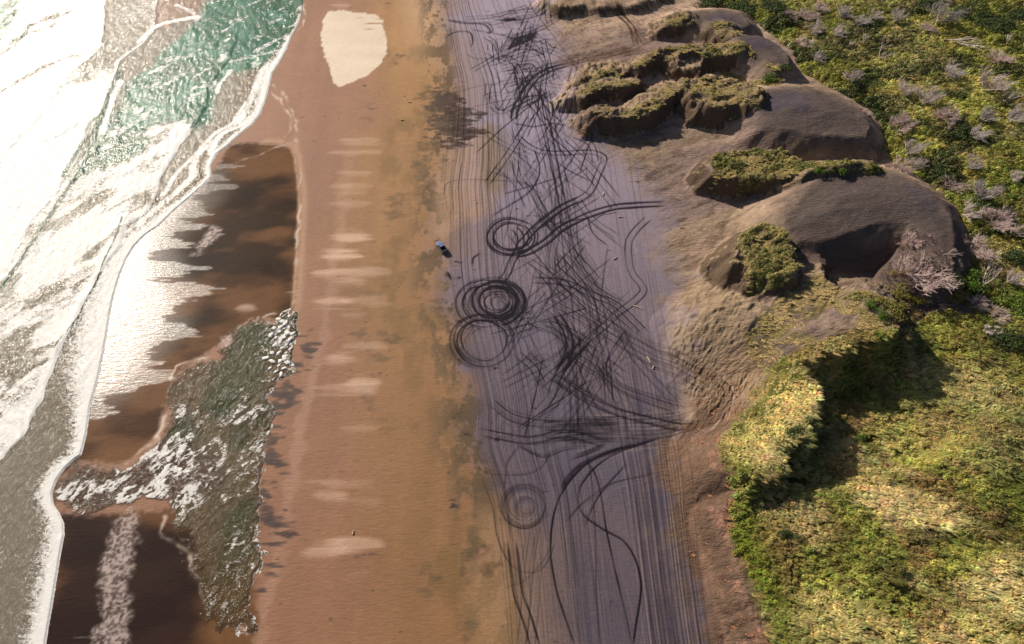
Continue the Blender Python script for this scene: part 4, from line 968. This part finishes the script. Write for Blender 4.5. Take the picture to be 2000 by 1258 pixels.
def tint_of(x, y, r):
    n1 = fbm(x, y, .05, 4, 1); n2 = fbm(x, y, .22, 4, 4, 2.0, -.4); n3 = fbm(x, y, .9, 2, 7)
    far = ss(95, 125, y)
    t = GREEN + (YGREEN - GREEN) * (ss(.35, .65, n1) * (1 - .35 * far))[:, None]
    t = mix(t, OLIVE + 0 * t, .7 * ss(.48, .6, n2) * (1 - .5 * far)); t = mix(t, BROWN + 0 * t, .65 * ss(.56, .66, fbm(x, y, .13, 4, 9)) * (1 - .6 * far))
    t = mix(t, DARKG + 0 * t, .8 * ss(.55 - .03 * far, .64, fbm(x, y, .16, 3, 11, 1.8, .2)) * (.5 + .5 * far))
    st = np.zeros_like(x)
    for s, q in STR: st = np.maximum(st, q * ss(-3, 3, s(x, y) + (n2 - .5) * 12))
    st = np.maximum(st, .5 * ss(.50, .64, fbm(x, y, .10, 4, 3, 2, -.4)) * (1 - .6 * far))
    t = mix(t, (STRAW + 0 * t), np.clip(st * (.6 + .8 * n3), 0, 1))
    e = EDGE(x, y) * ss(70, 40, y); t = mix(t, lin((112, 130, 28)) + 0 * t, .7 * e)
    t = t * ((.78 + .75 * r.rand(len(x))) * (1 + .3 * far))[:, None] * (1 + .25 * (r.rand(len(x), 3) - .5))
    return t, st
X, Y, r = jitter(20, 215, -4, 262, .5, 1)
b4 = B4(Y)
lo = LEEOPEN(X, Y)
keep = (X > b4 + .3 + (fbm(X, Y, .5, 2, 3) - .5) * 2) & (X < np.maximum(0, Y) * .80 + 108) & (lo < -.3)
for i in (2, 4, 12, 14): keep &= FEAT[i][0](X, Y) < -3.0
for s in BARE: keep &= s(X, Y) < -.5
bare2 = fbm(X, Y, .2, 3, 5) < .16
keep &= ~bare2
X, Y = X[keep], Y[keep]
T_, st = tint_of(X, Y, r)
kd = np.where(r.rand(len(X)) < .15 + .8 * st + .35 * ss(115, 85, Y), 3 + (r.rand(len(X)) < .6), (r.rand(len(X)) * 3).astype(int))
S_ = (.30 + .62 * r.rand(len(X)) ** 2.2) * (1 + .25 * ss(95, 125, Y)) * (.75 + .6 * fbm(X, Y, .15, 3, 2)) * np.where(kd > 2, .95, 1.0) * (1 + .5 * ss(.6, .7, fbm(X, Y, .16, 3, 11, 1.8, .2)))
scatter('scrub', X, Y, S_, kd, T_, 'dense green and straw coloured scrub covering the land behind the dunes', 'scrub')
# grass on the dune tops
X, Y, r = jitter(-5, 110, 40, 262, .42, 2)
den = np.zeros_like(X); gr = np.zeros_like(X)
for s, g_, dn in GRS:
    d = ss(-.6, .8, s(X, Y) + (fbm(X, Y, .6, 3, 5) - .5) * 2.2) * dn; up = d > den; den = np.maximum(den, d); gr = np.where(up, g_, gr)
for s in BARE: den *= 1 - ss(-1, .5, s(X, Y))
den *= (.15 + 1.5 * ss(.35, .62, fbm(X, Y, .4, 4, 8)))
keep = (r.rand(len(X)) < den) & (X < B4(Y) + 1.0) & (den > .12) & ((slope(X, Y) < .8) | (gr > .47))
X, Y, gr = X[keep], Y[keep], gr[keep]
q = np.clip(gr + (fbm(X, Y, .3, 3, 2) - .5) * 1.1, 0, 1)
T_ = (lin((196, 172, 120)) + (lin((92, 104, 38)) - lin((196, 172, 120))) * q[:, None]) * (.9 + .75 * r.rand(len(X)))[:, None]
scatter('dune_grass', X, Y, (.32 + .42 * r.rand(len(X))) * (.8 + .5 * q), np.where(q > .5, (r.rand(len(X)) * 3).astype(int), 4 + (r.rand(len(X)) < .5)), T_, 'tufts of tan and green grass growing on the dune ridges', 'grass')
# debris of low runners along the bluff foot, bottom right
X, Y, r = jitter(20, 60, -4, 75, .55, 3)
dd = X - B4(Y)
keep = (dd < .8) & (dd > -7) & (r.rand(len(X)) < .55 * np.exp(dd / 2.6) * ss(.4, .6, fbm(X, Y, .5, 3, 4)) * 2)
X, Y = X[keep], Y[keep]
T_ = (lin((190, 138, 108)) + 0 * X[:, None]) * (.5 + .8 * r.rand(len(X)))[:, None]
scatter('ground_creeper', X, Y, .35 + .35 * r.rand(len(X)), np.full(len(X), 5), T_, 'dry pinkish creeping runners along the foot of the green bank', 'creeper')

# ------------------------------------------------------------------ dead trees, combed over by the sea wind
M_BARK = plain('bleached_wood', (.58, .49, .44), .85, .2, .35, 1.5); M_BARKP = plain('pinkish_dead_wood', (.60, .46, .42), .85, .2, .35, 1.5); M_BARKD = plain('grey_weathered_wood', (.46, .40, .37), .85, .2, .35, 1.5)
def tube(V, F, pts, r0, r1, ns=4):
    k0 = len(V); n = len(pts)
    for i, p in enumerate(pts):
        t = (pts[min(i + 1, n - 1)] - pts[max(i - 1, 0)]).normalized(); a = t.orthogonal().normalized(); b = t.cross(a); r_ = r0 + (r1 - r0) * i / (n - 1)
        for j in range(ns): V.append(p + a * math.cos(j * 6.283 / ns) * r_ + b * math.sin(j * 6.283 / ns) * r_)
        if i:
            for j in range(ns): k = k0 + (i - 1) * ns; F.append((k + j, k + (j + 1) % ns, k + ns + (j + 1) % ns, k + ns + j))
def limb(g, V, F, p, d, L, r0, depth, lean, tw=.03):
    n = 4; pts = [p]; dd = d.copy()
    for i in range(n):
        dd = (dd + Vector((g.gauss(0, .16) + lean * .14, g.gauss(0, .16), g.gauss(.02, .12)))).normalized(); pts.append(pts[-1] + dd * L / n)
    r1 = r0 * .55 if depth else tw * .6
    tube(V, F, pts, r0, r1, 4 if r0 > .06 else 3)
    if depth <= 0: return
    for i in range(1, n + 1):
        for _ in range(2 if depth > 1 else 3):
            if i == 1 and g.random() < .5: continue
            a = Vector((g.gauss(lean * .35, .55), g.gauss(0, .55), g.gauss(.3, .3)))
            limb(g, V, F, pts[i], (dd + a).normalized(), L * (.45 + .25 * g.random()), max(tw, r0 * .5), depth - 1, lean, tw)
TREE = {}; CEN = {}
def tree_proto(kind, var):
    key = (kind, var)
    if key in TREE: return TREE[key]
    g = random.Random(hash(kind) % 97 + var * 13 if False else sum(map(ord, kind)) + var * 13)
    mat = {'fan': M_BARK, 'bush': M_BARKP, 'grey': M_BARKD, 'fallen': M_BARK, 'snag': M_BARK}[kind]
    Vt, Ft = [], []; parts = []
    if kind in ('fan', 'grey'): h0, nb, L, dep, ln, sp_, rt, up = 1.0, 8, 2.8, 2, .7, .75, .16, .8
    elif kind == 'bush': h0, nb, L, dep, ln, sp_, rt, up = .4, 13, 2.2, 2, .3, .95, .11, .6
    elif kind == 'fallen': h0, nb, L, dep, ln, sp_, rt, up = .4, 3, 3.6, 1, 1.6, .35, .16, .12
    else: h0, nb, L, dep, ln, sp_, rt, up = 2.2, 4, 2.4, 1, .7, .5, .2, .9
    top = Vector((h0 * .35, 0, h0)); tp = [Vector((0, 0, -.4)), Vector((0, 0, .1)), top * .55, top]
    if kind == 'fallen': tp = [Vector((-1.4, 0, .1)), Vector((-.6, .1, .3)), Vector((.2, 0, .4))]; top = tp[-1]
    tube(Vt, Ft, tp, rt, rt * .8, 6)
    for b in range(nb):
        V, F = [], []; a = 2 * math.pi * b / nb + g.random()
        d = Vector((math.cos(a) * sp_ + .35 * ln, math.sin(a) * sp_, up * (.6 + .6 * g.random()))).normalized()
        limb(g, V, F, top * (.6 + .4 * g.random()) if kind != 'fallen' else top, d, L * (.7 + .5 * g.random()), rt * .62, dep, ln, {'bush': .031, 'fan': .038, 'grey': .032}.get(kind, .04))
        parts.append(mesh_pf('branch', V, F, mat))
    allv = [v.co for p in parts for v in p.vertices]; CEN[key] = sum((v for v in allv), Vector()) / len(allv)
    TREE[key] = (mesh_pf('trunk', Vt, Ft, mat, smooth=True), parts); return TREE[key]
def dead_tree(px, py, wpx, kind, var, turn, label, group=None, flat=1.0):
    m = mpp(px, py); s = wpx * m / (6.3 if kind == 'bush' else 5.6)
    tm, ps = tree_proto(kind, var)
    cc_ = CEN[(kind, var)]; th = math.radians(turn)
    wx, wy, wz = p2g(px, py, cc_.z * s * flat)
    ox, oy = (cc_.x * math.cos(th) - cc_.y * math.sin(th)) * s, (cc_.x * math.sin(th) + cc_.y * math.cos(th)) * s
    wx -= ox; wy -= oy; wz = float(height(np.array([wx]), np.array([wy]))[0])
    e = bpy.data.objects.new('dead_tree', None); link(e); e.location = (wx, wy, wz)
    e.scale = (s, s, s * flat); e.rotation_euler = (0, 0, math.radians(turn)); e.empty_display_size = .3
    tag(e, label, 'dead tree', group or 'bleached dead trees in the scrub')
    link(bpy.data.objects.new('trunk', tm), e)
    for p in ps: link(bpy.data.objects.new('branch', p), e)
TREES = [
 (1545, 32, 42, 'bush', 0, 10, 'pinkish twiggy dead bush at the scrub top left corner above the first dark dune'),
 (1580, 30, 46, 'bush', 1, 30, 'widest of the pinkish brushy dead bushes near the top edge of the photo'),
 (1603, 14, 34, 'bush', 2, 0, 'small dead bush touching the top edge, right of the wide pinkish pair'),
 (1650, 22, 34, 'fan', 0, 20, 'bleached dead tree with a white trunk fanning right, close to the top edge'),
 (1572, 84, 42, 'bush', 3, -20, 'pale feathery dead tree upright on the slope above the second dark dune'),
 (1595, 56, 34, 'fan', 1, 15, 'loose spiky dead tree between the wide pinkish bush and the pale feathery one'),
 (1684, 42, 34, 'grey', 0, 0, 'low grey dead bush with a dark shaded base below the top edge'),
 (1755, 30, 34, 'fan', 2, 60, 'small dead tree with an upright white crown beneath the dark green thicket at the top'),
 (1690, 72, 26, 'snag', 0, 80, 'short white forked snag standing alone in yellow green scrub'),
 (1728, 105, 44, 'fallen', 0, 40, 'leaning white dead trunk pointing up and to the right in open scrub'),
 (1663, 84, 20, 'snag', 1, 10, 'tiny dead sapling left of the white forked snag'),
 (1600, 112, 26, 'grey', 1, 0, 'dull grey dead bush just above the tongue of the second dark dune'),
 (1668, 148, 38, 'fan', 3, 50, 'squat white antler shaped dead tree above the long smooth brown dune'),
 (1772, 172, 42, 'fan', 0, 70, 'upright dead tree with a clear stem and a feathery right hand crown'),
 (1818, 186, 52, 'fan', 4, 30, 'large bare fan of straight white branches swept to the right'),
 (1762, 240, 58, 'bush', 4, 40, 'big dense pinkish dead tree above the tip of the long brown dune'),
 (1848, 224, 56, 'bush', 5, 10, 'wide pinkish brown dead tree right of the big dense one'),
 (1786, 288, 44, 'fan', 5, 25, 'spiky white dead tree in dark scrub under the big dense pinkish tree'),
 (1692, 222, 20, 'bush', 6, 0, 'very small dead bush hugging the upper rim of the long brown dune'),
 (1866, 142, 46, 'grey', 2, -10, 'grey dead tree with a rounded crown left of a black shadowed hollow'),
 (1893, 82, 58, 'fallen', 1, -30, 'long white limbed dead tree slanting down to the right in the upper right scrub'),
 (1850, 22, 58, 'grey', 3, 25, 'grey swept dead tree trailing right from the dark thicket at the top edge'),
 (1812, 55, 40, 'bush', 7, 30, 'brownish leaning dead tree below the dark thicket at the top edge'),
 (1972, 70, 32, 'snag', 2, 70, 'cluster of bright white upright dead stems near the top right corner'),
 (1955, 112, 50, 'bush', 8, 0, 'broad pinkish dead tree beneath the bright white upright stems'),
 (1940, 160, 50, 'fan', 6, 10, 'white forking dead branches beside the black shadowed hollow'),
 (1975, 185, 46, 'fallen', 2, 35, 'silvery dead tree slanting up to the right edge of the photo'),
 (1988, 225, 44, 'grey', 4, 5, 'dusky dead tree cut off by the right edge above a green slope'),
 (1912, 262, 42, 'grey', 5, -15, 'dark grey low dead bush in shade halfway down the right side'),
 (1762, 328, 46, 'bush', 9, 10, 'pink feathery dead bush at the upper rim of the horseshoe dune'),
 (1790, 318, 34, 'fan', 7, 40, 'thin white branched tree behind the pink feathery bush at the horseshoe dune'),
 (1862, 362, 52, 'bush', 10, 5, 'rounded pinkish dead tree outside the right rim of the horseshoe dune'),
 (1922, 372, 54, 'grey', 6, 50, 'grey dead tree with a pointed white top and a dark green base'),
 (1985, 345, 26, 'fan', 8, 0, 'small pale dead tree against bright green scrub at the right edge'),
 (1898, 412, 34, 'fan', 9, -20, 'small tangle of pink dead branches at the right shoulder of the horseshoe dune'),
 (1955, 432, 84, 'bush', 11, 5, 'very wide wind combed mass of pale pink dead branches at the right edge'),
 (1788, 470, 42, 'bush', 12, 0, 'low brownish dead bush on dark sand inside the horseshoe dune'),
 (1774, 452, 16, 'snag', 3, 0, 'tiny dead stump on dark sand just above the low brownish bush'),
 (1812, 532, 100, 'bush', 13, 0, 'largest dead bush, a pink dome of bare twigs standing on open dark sand'),
 (1862, 492, 24, 'fallen', 3, 10, 'little pale tuft of dead branches on the outer sand slope of the horseshoe dune'),
 (1912, 488, 66, 'bush', 14, 0, 'pink dead tree behind a long white fallen trunk, right of the sand slope'),
 (1940, 530, 70, 'fallen', 4, 45, 'long white fallen trunk with forked branches pointing up to the right'),
 (1985, 545, 36, 'grey', 7, 0, 'grey brown dead tree at the right edge below the long fallen trunk'),
 (1912, 590, 44, 'bush', 15, 10, 'pale pink dead bush on the dark green bank below the fallen trunk'),
 (1952, 615, 50, 'bush', 16, -10, 'reddish dead bush above the deep shadow at the right edge'),
 (1848, 592, 32, 'fallen', 5, 30, 'small white dead branch lying on bare sand near the curved wheel track'),
 (1935, 645, 32, 'fan', 10, -50, 'white roots and stems of a dead tree hanging over the dark hollow'),
 (1930, 225, 36, 'grey', 8, 15, 'small grey dead tree between the wide pinkish brown tree and the right edge'),
 (1712, 30, 26, 'grey', 9, 0, 'small dusky dead shrub left of the upright white crown near the top edge'),
 (1640, 62, 28, 'fan', 11, 0, 'thin pale twiggy tree beneath the bleached fanning tree near the top edge'),
 (1905, 318, 34, 'grey', 10, 0, 'small grey twiggy bush in bright green scrub above the pointed grey tree'),
]
for t in TREES: dead_tree(*t[:6], t[6], None, .62 if t[3] == 'bush' else .8)

# thin dead twigs tangled into the scrub round the trees
X, Y, r = jitter(60, 200, 60, 255, .55, 9)
dn = np.zeros_like(X)
for t in TREES:
    wx, wy, wz = p2g(t[0], t[1] + 4); R_ = t[2] * mpp(t[0], t[1]) * .55
    dn = np.maximum(dn, ss(1.3, .3, np.hypot((X - wx) / 1.3, Y - wy) / R_) * (.75 if t[3] in ('bush', 'grey') else .35))
dn = np.maximum(dn, .45 * ss(.60, .70, fbm(X, Y, .12, 4, 10)) * ss(95, 110, Y) * (X > B4(Y) + 4))
keep = (r.rand(len(X)) < dn) & (fbm(X, Y, .7, 3, 4) > .36)
X, Y = X[keep], Y[keep]
T_ = mix(lin((186, 158, 146)) + 0 * X[:, None], lin((128, 112, 104)), r.rand(len(X))) * (.7 + .6 * r.rand(len(X)))[:, None]
scatter('dead_twigs', X, Y, .55 + .6 * r.rand(len(X)), np.full(len(X), 6), T_, 'pinkish grey dead twigs tangled into the scrub round the bare trees', 'twigs')

# ------------------------------------------------------------------ living shrubs big enough to pick out
def shrub_mats(name, c):
    m, n, b = nodes(name)
    sh = mk(n, 'ShaderNodeAttribute', attribute_name='shade'); mul = mk(n, 'ShaderNodeVectorMath', operation='SCALE'); mul.inputs[0].default_value = tuple(c)
    n.links.new(sh.outputs['Fac'], mul.inputs['Scale']); n.links.new(mul.outputs[0], b.inputs['Base Color']); b.inputs['Roughness'].default_value = .6; b.inputs['Specular IOR Level'].default_value = .25
    return m
M_SH = {'dark': shrub_mats('dark_green_leaves', lin((62, 74, 36))), 'green': shrub_mats('green_leaves', lin((84, 106, 34))), 'olive': shrub_mats('olive_leaves', lin((118, 112, 52))), 'tan': shrub_mats('tan_grass', lin((150, 128, 82)))}
M_STEM = plain('shrub_stem', (.10, .07, .05), .9)
SHM = {}
def shrub_mesh(kind, v):
    if (kind, v) in SHM: return SHM[(kind, v)]
    g = random.Random(v * 7 + len(kind)); V = []; F = []; S = []
    lobes = [(g.gauss(0, .42), g.gauss(0, .34), .35 + .35 * g.random(), .35 + .3 * g.random()) for _ in range(11)]
    for lx, ly, lz, lr in lobes:
        for i in range(95):
            n_ = Vector((g.gauss(0, 1), g.gauss(0, 1), abs(g.gauss(.3, 1)))).normalized(); q = lr * (.75 + .35 * g.random())
            c_ = Vector((lx, ly, lz)) + Vector((n_.x * q, n_.y * q, n_.z * q * .75)); c_.x += c_.z * .3
            nn = (n_ + Vector((g.gauss(0, .5), g.gauss(0, .5), g.gauss(0, .5)))).normalized(); t = nn.orthogonal().normalized(); b = nn.cross(t); s = .07 * (.7 + .8 * g.random()); sv = .55 + .9 * g.random(); k = len(V)
            V += [c_ - t * s, c_ - b * s * .6, c_ + t * s, c_ + b * s * .6]; F.append((k, k + 1, k + 2, k + 3)); S += [sv] * 4
    cr = mesh_pf('crown', V, F, M_SH[kind], S)
    V, F = [], []
    for lx, ly, lz, lr in lobes: tube(V, F, [Vector((0, 0, -.2)), Vector((lx * .5, ly * .5, lz * .5)), Vector((lx, ly, lz))], .05, .02, 4)
    SHM[(kind, v)] = (cr, mesh_pf('stem', V, F, M_STEM)); return SHM[(kind, v)]
SHRUBS = [
 (1752, 572, 40, 'olive', 0, 'olive green shrub at the left end of the small group on dark sand'), (1785, 583, 34, 'olive', 1, 'olive shrub nearest the big pink dead bush'),
 (1745, 600, 44, 'olive', 2, 'widest olive shrub of the small group, in the middle of the sand'), (1788, 606, 26, 'tan', 0, 'small tan shrub beside the curved wheel track'),
 (1765, 622, 30, 'olive', 3, 'olive shrub at the grassy edge below the sand track'), (1722, 612, 26, 'green', 0, 'green shrub on the crest left of the widest olive shrub'),
 (1700, 592, 24, 'green', 1, 'small green shrub on the ridge line above the grassy plateau'), (1745, 528, 16, 'tan', 1, 'tiny tan tussock left of the largest pink dead bush'),
 (1765, 527, 14, 'tan', 2, 'tiny tan tussock touching the left side of the largest pink dead bush'),
 (1850, 548, 46, 'dark', 0, 'dark green shrub in the shade below the largest pink dead bush'), (1890, 545, 54, 'green', 2, 'green shrub between the largest pink dead bush and the long fallen trunk'),
 (1882, 20, 54, 'dark', 1, 'dark green dense shrub on the top edge, right of the highest clearing'), (1810, 8, 70, 'dark', 2, 'very dark green thicket cut by the top edge of the photo'),
 (1932, 42, 78, 'dark', 3, 'broad dark green flat topped shrub in the upper right corner area'), (1985, 25, 60, 'dark', 4, 'dark blue green shrub in the top right corner'),
 (1440, 8, 60, 'dark', 5, 'dark shrub bank in shade above the first smooth dune, left part'), (1380, 6, 54, 'dark', 6, 'dark shrub at the top edge above the small knobbly dune'), (1500, 6, 54, 'dark', 0, 'dark shrub bank at the top edge, right of the first smooth dune'),
 (1680, 165, 44, 'dark', 1, 'dark shrub in front of the squat antler shaped dead tree'), (1880, 258, 50, 'dark', 2, 'dark shrub in the hollow below the wide pinkish brown tree'),
 (1985, 596, 66, 'green', 3, 'bright green shrub at the right edge above the deep shadow'), (1960, 660, 70, 'dark', 3, 'dark shrub in the deep shadow at the right edge'),
 (1915, 398, 44, 'dark', 4, 'dark green shrub wrapped round the base of the pointed grey dead tree'), (1830, 330, 36, 'dark', 5, 'dark shrub between the pink feathery bush and the rounded pinkish tree'),
 (1975, 500, 50, 'dark', 6, 'dark shrub at the right edge behind the long fallen trunk'), (1560, 322, 22, 'olive', 4, 'small olive shrub where the green dune ridge narrows'),
 (1600, 328, 22, 'green', 4, 'small green shrub in the gap between the two big smooth dunes'), (1640, 330, 24, 'green', 5, 'second green shrub along the gap between the two big smooth dunes'),
 (1530, 130, 26, 'dark', 0, 'dark shrub at the foot of the black shaded dune slope'), (1500, 150, 30, 'green', 0, 'green shrub on the saddle below the black shaded dune slope'),
 (1538, 1040, 30, 'dark', 1, 'dark brownish bush in the straw coloured grass of the lower scrub'), (1550, 840, 30, 'dark', 2, 'dark bush on the shaded rim of the straw topped knoll'),
]
for px, py, wd, kind, v, lab in SHRUBS:
    m = mpp(px, py); wx, wy, wz = p2g(px, py + 3, .8)
    e = bpy.data.objects.new('shrub', None); link(e); e.location = (wx, wy, wz); s = wd * m / 2.0; e.scale = (s, s, min(s, 2.4) * .75); e.rotation_euler = (0, 0, (v * 37 + px) % 60 / 57.3 - .5)
    tag(e, lab, 'shrub', 'leafy shrubs among the dunes and scrub'); cr, st_ = shrub_mesh(kind, v); link(bpy.data.objects.new('crown', cr), e); link(bpy.data.objects.new('stem', st_), e)

# ------------------------------------------------------------------ the parked pickup
M_PAINT = plain('silver_blue_paint', (.17, .19, .36), .45, .4, .04, 2); M_DARKP = plain('navy_paint', (.018, .024, .06), .28, .6, .05, 2); M_GLASS = plain('tinted_glass', (.01, .014, .03), .08, .8, .02)
M_TYRE = plain('tyre_rubber', (.015, .015, .016), .8); M_RIM = plain('alloy_rim', (.5, .5, .52), .35, .6, .05, 2, .8); M_BED = plain('black_bed_cover', (.012, .012, .014), .6); M_LAMP = plain('lamp_glass', (.75, .75, .72), .15, .6, .02); M_TAIL = plain('red_lamp', (.30, .02, .02), .25, .6, .02)
def loft(name, secs, mat, parent, smooth=False):
    """cross sections (y, half width bottom, half width top, z bottom, z top) joined into a closed hull with a rounded shoulder"""
    V, F = [], []
    for y, wb, wt, zb, zt in secs:
        V += [(-wb, y, zb), (-wb, y, zb + (zt - zb) * .55), (-wt, y, zt - .04), (-wt + .10, y, zt), (wt - .10, y, zt), (wt, y, zt - .04), (wb, y, zb + (zt - zb) * .55), (wb, y, zb)]
    for i in range(len(secs) - 1):
        for j in range(8): F.append((i * 8 + j, i * 8 + (j + 1) % 8, (i + 1) * 8 + (j + 1) % 8, (i + 1) * 8 + j))
    F.append(tuple(range(7, -1, -1))); k = (len(secs) - 1) * 8; F.append(tuple(range(k, k + 8)))
    o = bpy.data.objects.new(name, mesh_pf(name, V, F, mat)); link(o, parent); return o
def box(name, c, s, mat, parent, bev=.03):
    import bmesh
    bm = bmesh.new(); bmesh.ops.create_cube(bm, size=1); bmesh.ops.scale(bm, vec=s, verts=bm.verts); bmesh.ops.translate(bm, vec=c, verts=bm.verts)
    if bev: bmesh.ops.bevel(bm, geom=bm.edges[:], offset=bev, segments=2, affect='EDGES')
    me = bpy.data.meshes.new(name); bm.to_mesh(me); bm.free(); me.materials.append(mat); o = bpy.data.objects.new(name, me); link(o, parent); return o
car = bpy.data.objects.new('parked_pickup', None); link(car)
cx_, cy_ = p2w(863, 486); car.location = (cx_, cy_, .02)
fa = np.array(p2w(855, 472)); ra = np.array(p2w(872, 496)); dv = fa - ra
car.rotation_euler = (0, 0, math.atan2(dv[1], dv[0]) - math.pi / 2); car.scale = (.8, .8, .8)
tag(car, 'silver and dark blue pickup truck parked alone at the edge of the ochre sand', 'car')
loft('hood', [(2.45, .78, .70, .55, .85), (2.2, .90, .84, .42, .98), (1.2, .92, .86, .42, 1.06), (1.0, .92, .86, .42, 1.08)], M_PAINT, car)
loft('body', [(1.0, .92, .86, .42, 1.07), (.0, .93, .88, .40, 1.08), (-.9, .93, .88, .40, 1.08), (-2.4, .92, .88, .45, 1.06), (-2.5, .88, .84, .5, 1.0)], M_DARKP, car)
cab = loft('cabin', [(1.05, .80, .74, 1.06, 1.10), (.45, .80, .66, 1.06, 1.66), (.2, .80, .66, 1.06, 1.72), (-.65, .80, .66, 1.06, 1.70), (-.85, .80, .70, 1.06, 1.12)], M_GLASS, car)
box('roof', (0, -.12, 1.735), (1.22, .85, .05), plain('sky_blue_roof', (.16, .25, .42), .25, .6, .04), car, .02)
box('bed_cover', (0, -1.68, 1.10), (1.66, 1.45, .06), M_BED, car, .02)
box('bumper', (0, 2.46, .55), (1.6, .14, .22), M_BED, car); box('bumper', (0, -2.53, .6), (1.6, .12, .2), M_RIM, car)
for sx in (-1, 1):
    box('headlight', (sx * .66, 2.38, .80), (.3, .14, .16), M_LAMP, car); box('taillight', (sx * .82, -2.49, .85), (.12, .08, .28), M_TAIL, car, .015); box('mirror', (sx * 1.02, .75, 1.16), (.2, .12, .16), M_DARKP, car)
    for yy_ in (1.6, -1.55):
        V, F = [], []; N_ = 16
        for k in range(N_):
            a = k * 6.283 / N_
            for q, rr_ in ((-.13, .34), (-.11, .38), (.11, .38), (.13, .34)): V.append((sx * .84 + q, yy_ + rr_ * math.cos(a), .38 + rr_ * math.sin(a)))
        for k in range(N_):
            for j in range(3): F.append((k * 4 + j, k * 4 + j + 1, ((k + 1) % N_) * 4 + j + 1, ((k + 1) % N_) * 4 + j))
        F.append(tuple(k * 4 for k in range(N_))); F.append(tuple(k * 4 + 3 for k in range(N_ - 1, -1, -1)))
        wh = bpy.data.objects.new('wheel', mesh_pf('wheel', V, F, M_TYRE)); link(wh, car)
        V2 = [(sx * .985, yy_ + .22 * math.cos(k * 6.283 / 12), .38 + .22 * math.sin(k * 6.283 / 12)) for k in range(12)] + [(sx * .95, yy_ + .2 * math.cos(k * 6.283 / 12), .38 + .2 * math.sin(k * 6.283 / 12)) for k in range(12)]
        F2 = [tuple(range(12)) if sx > 0 else tuple(range(11, -1, -1))] + [(k, (k + 1) % 12, 12 + (k + 1) % 12, 12 + k) for k in range(12)]
        link(bpy.data.objects.new('rim', mesh_pf('rim', V2, F2, M_RIM)), wh)

# ------------------------------------------------------------------ driftwood on the track sand, white lumps added for the glints at the head of the run-off
M_DRIFT = plain('driftwood', (.62, .47, .33), .8)
for px, py, L, a, lab in [
    (1245, 600, 2.0, -25, 'pale driftwood log lying inside the bend of the winding double wheel track'), (1267, 703, 1.5, -70, 'short pale driftwood piece left of the track leaving between the dunes'),
    (1202, 505, 1.3, 30, 'small pinkish driftwood stick on purple sand left of the winding double track'), (1212, 424, 1.2, 10, 'tiny driftwood piece just below the double track from the first circle'),
    (1276, 718, 1.0, 60, 'tiny driftwood chip below the short pale piece'), (1178, 379, 1.2, 80, 'thin driftwood stick right of the large upper loop track'), (800, 200, 1.0, 0, 'pale scrap of driftwood left of the black weed stain'),
    (786, 235, 1.0, 15, 'pale scrap of driftwood below and left of the black weed stain'), (690, 1040, .8, 80, 'tiny pale stick on the brown sand near the bottom water film')]:
    g = random.Random(int(px)); wx, wy, wz = p2g(px, py); V, F = [], []
    d = Vector((1, 0, 0)); pts = [Vector((-L / 2, 0, .08)), Vector((-L / 6, g.gauss(0, .08), .13)), Vector((L / 6, g.gauss(0, .08), .12)), Vector((L / 2, g.gauss(0, .1), .2))]
    tube(V, F, pts, .15, .06, 6); tube(V, F, [pts[1], pts[1] + Vector((.2, .3, .12)) * L * .5], .07, .03, 5)
    o = bpy.data.objects.new('driftwood', mesh_pf('driftwood', V, F, M_DRIFT, smooth=True)); link(o); o.location = (wx, wy, wz); o.rotation_euler = (0, 0, math.radians(a)); tag(o, lab, 'driftwood', 'pieces of driftwood on the sand')
M_GLINT = plain('glint_white', (.80, .76, .72), .7, .2, .08, 2)  # white of the glints on the surging water, built as lumps
import bmesh
V, F = [], []; g = random.Random(4)
LUMP = [(566, 618), (558, 632), (565, 640), (574, 622), (552, 628), (548, 640), (562, 652), (556, 660), (567, 664), (548, 668), (560, 674), (572, 652), (552, 680), (545, 690), (560, 690), (568, 682), (578, 688), (586, 684), (556, 700), (548, 706), (562, 708), (540, 660), (536, 676), (532, 690), (545, 715), (556, 720), (550, 732), (540, 726), (558, 738), (532, 706), (528, 720), (524, 735), (520, 700), (545, 624), (536, 642), (530, 655)]
LUMP = [q for q in LUMP if q[1] < 735 and q[0] < 574]
for px, py in LUMP:
    wx, wy = p2w(px, py); bm = bmesh.new(); bmesh.ops.create_icosphere(bm, subdivisions=2, radius=1)
    a = g.random() * 3.14; s1, s2, s3 = .38 + .5 * g.random() * (1 if py < 735 else .5), .25 + .3 * g.random(), .07 + .07 * g.random()
    ph_ = g.random() * 9
    k0 = len(V)
    for v in bm.verts:
        q = 1 + .28 * math.sin(v.co.x * 4 + ph_) * math.cos(v.co.y * 5 + ph_) + .12 * math.sin(v.co.z * 9 + ph_); X_, Y_ = v.co.x * s1 * q, v.co.y * s2 * q
        V.append((wx + X_ * math.cos(a) - Y_ * math.sin(a), wy + X_ * math.sin(a) + Y_ * math.cos(a), .12 + v.co.z * s3 * q))
    F += [tuple(k0 + v.index for v in f.verts) for f in bm.faces]; bm.free()
o = bpy.data.objects.new('sea_foam', mesh_pf('sea_foam', V, F, M_GLINT, smooth=True)); link(o); tag(o, 'white lumps standing in for glints at the head of the green run-off', 'glint', kind='stuff')
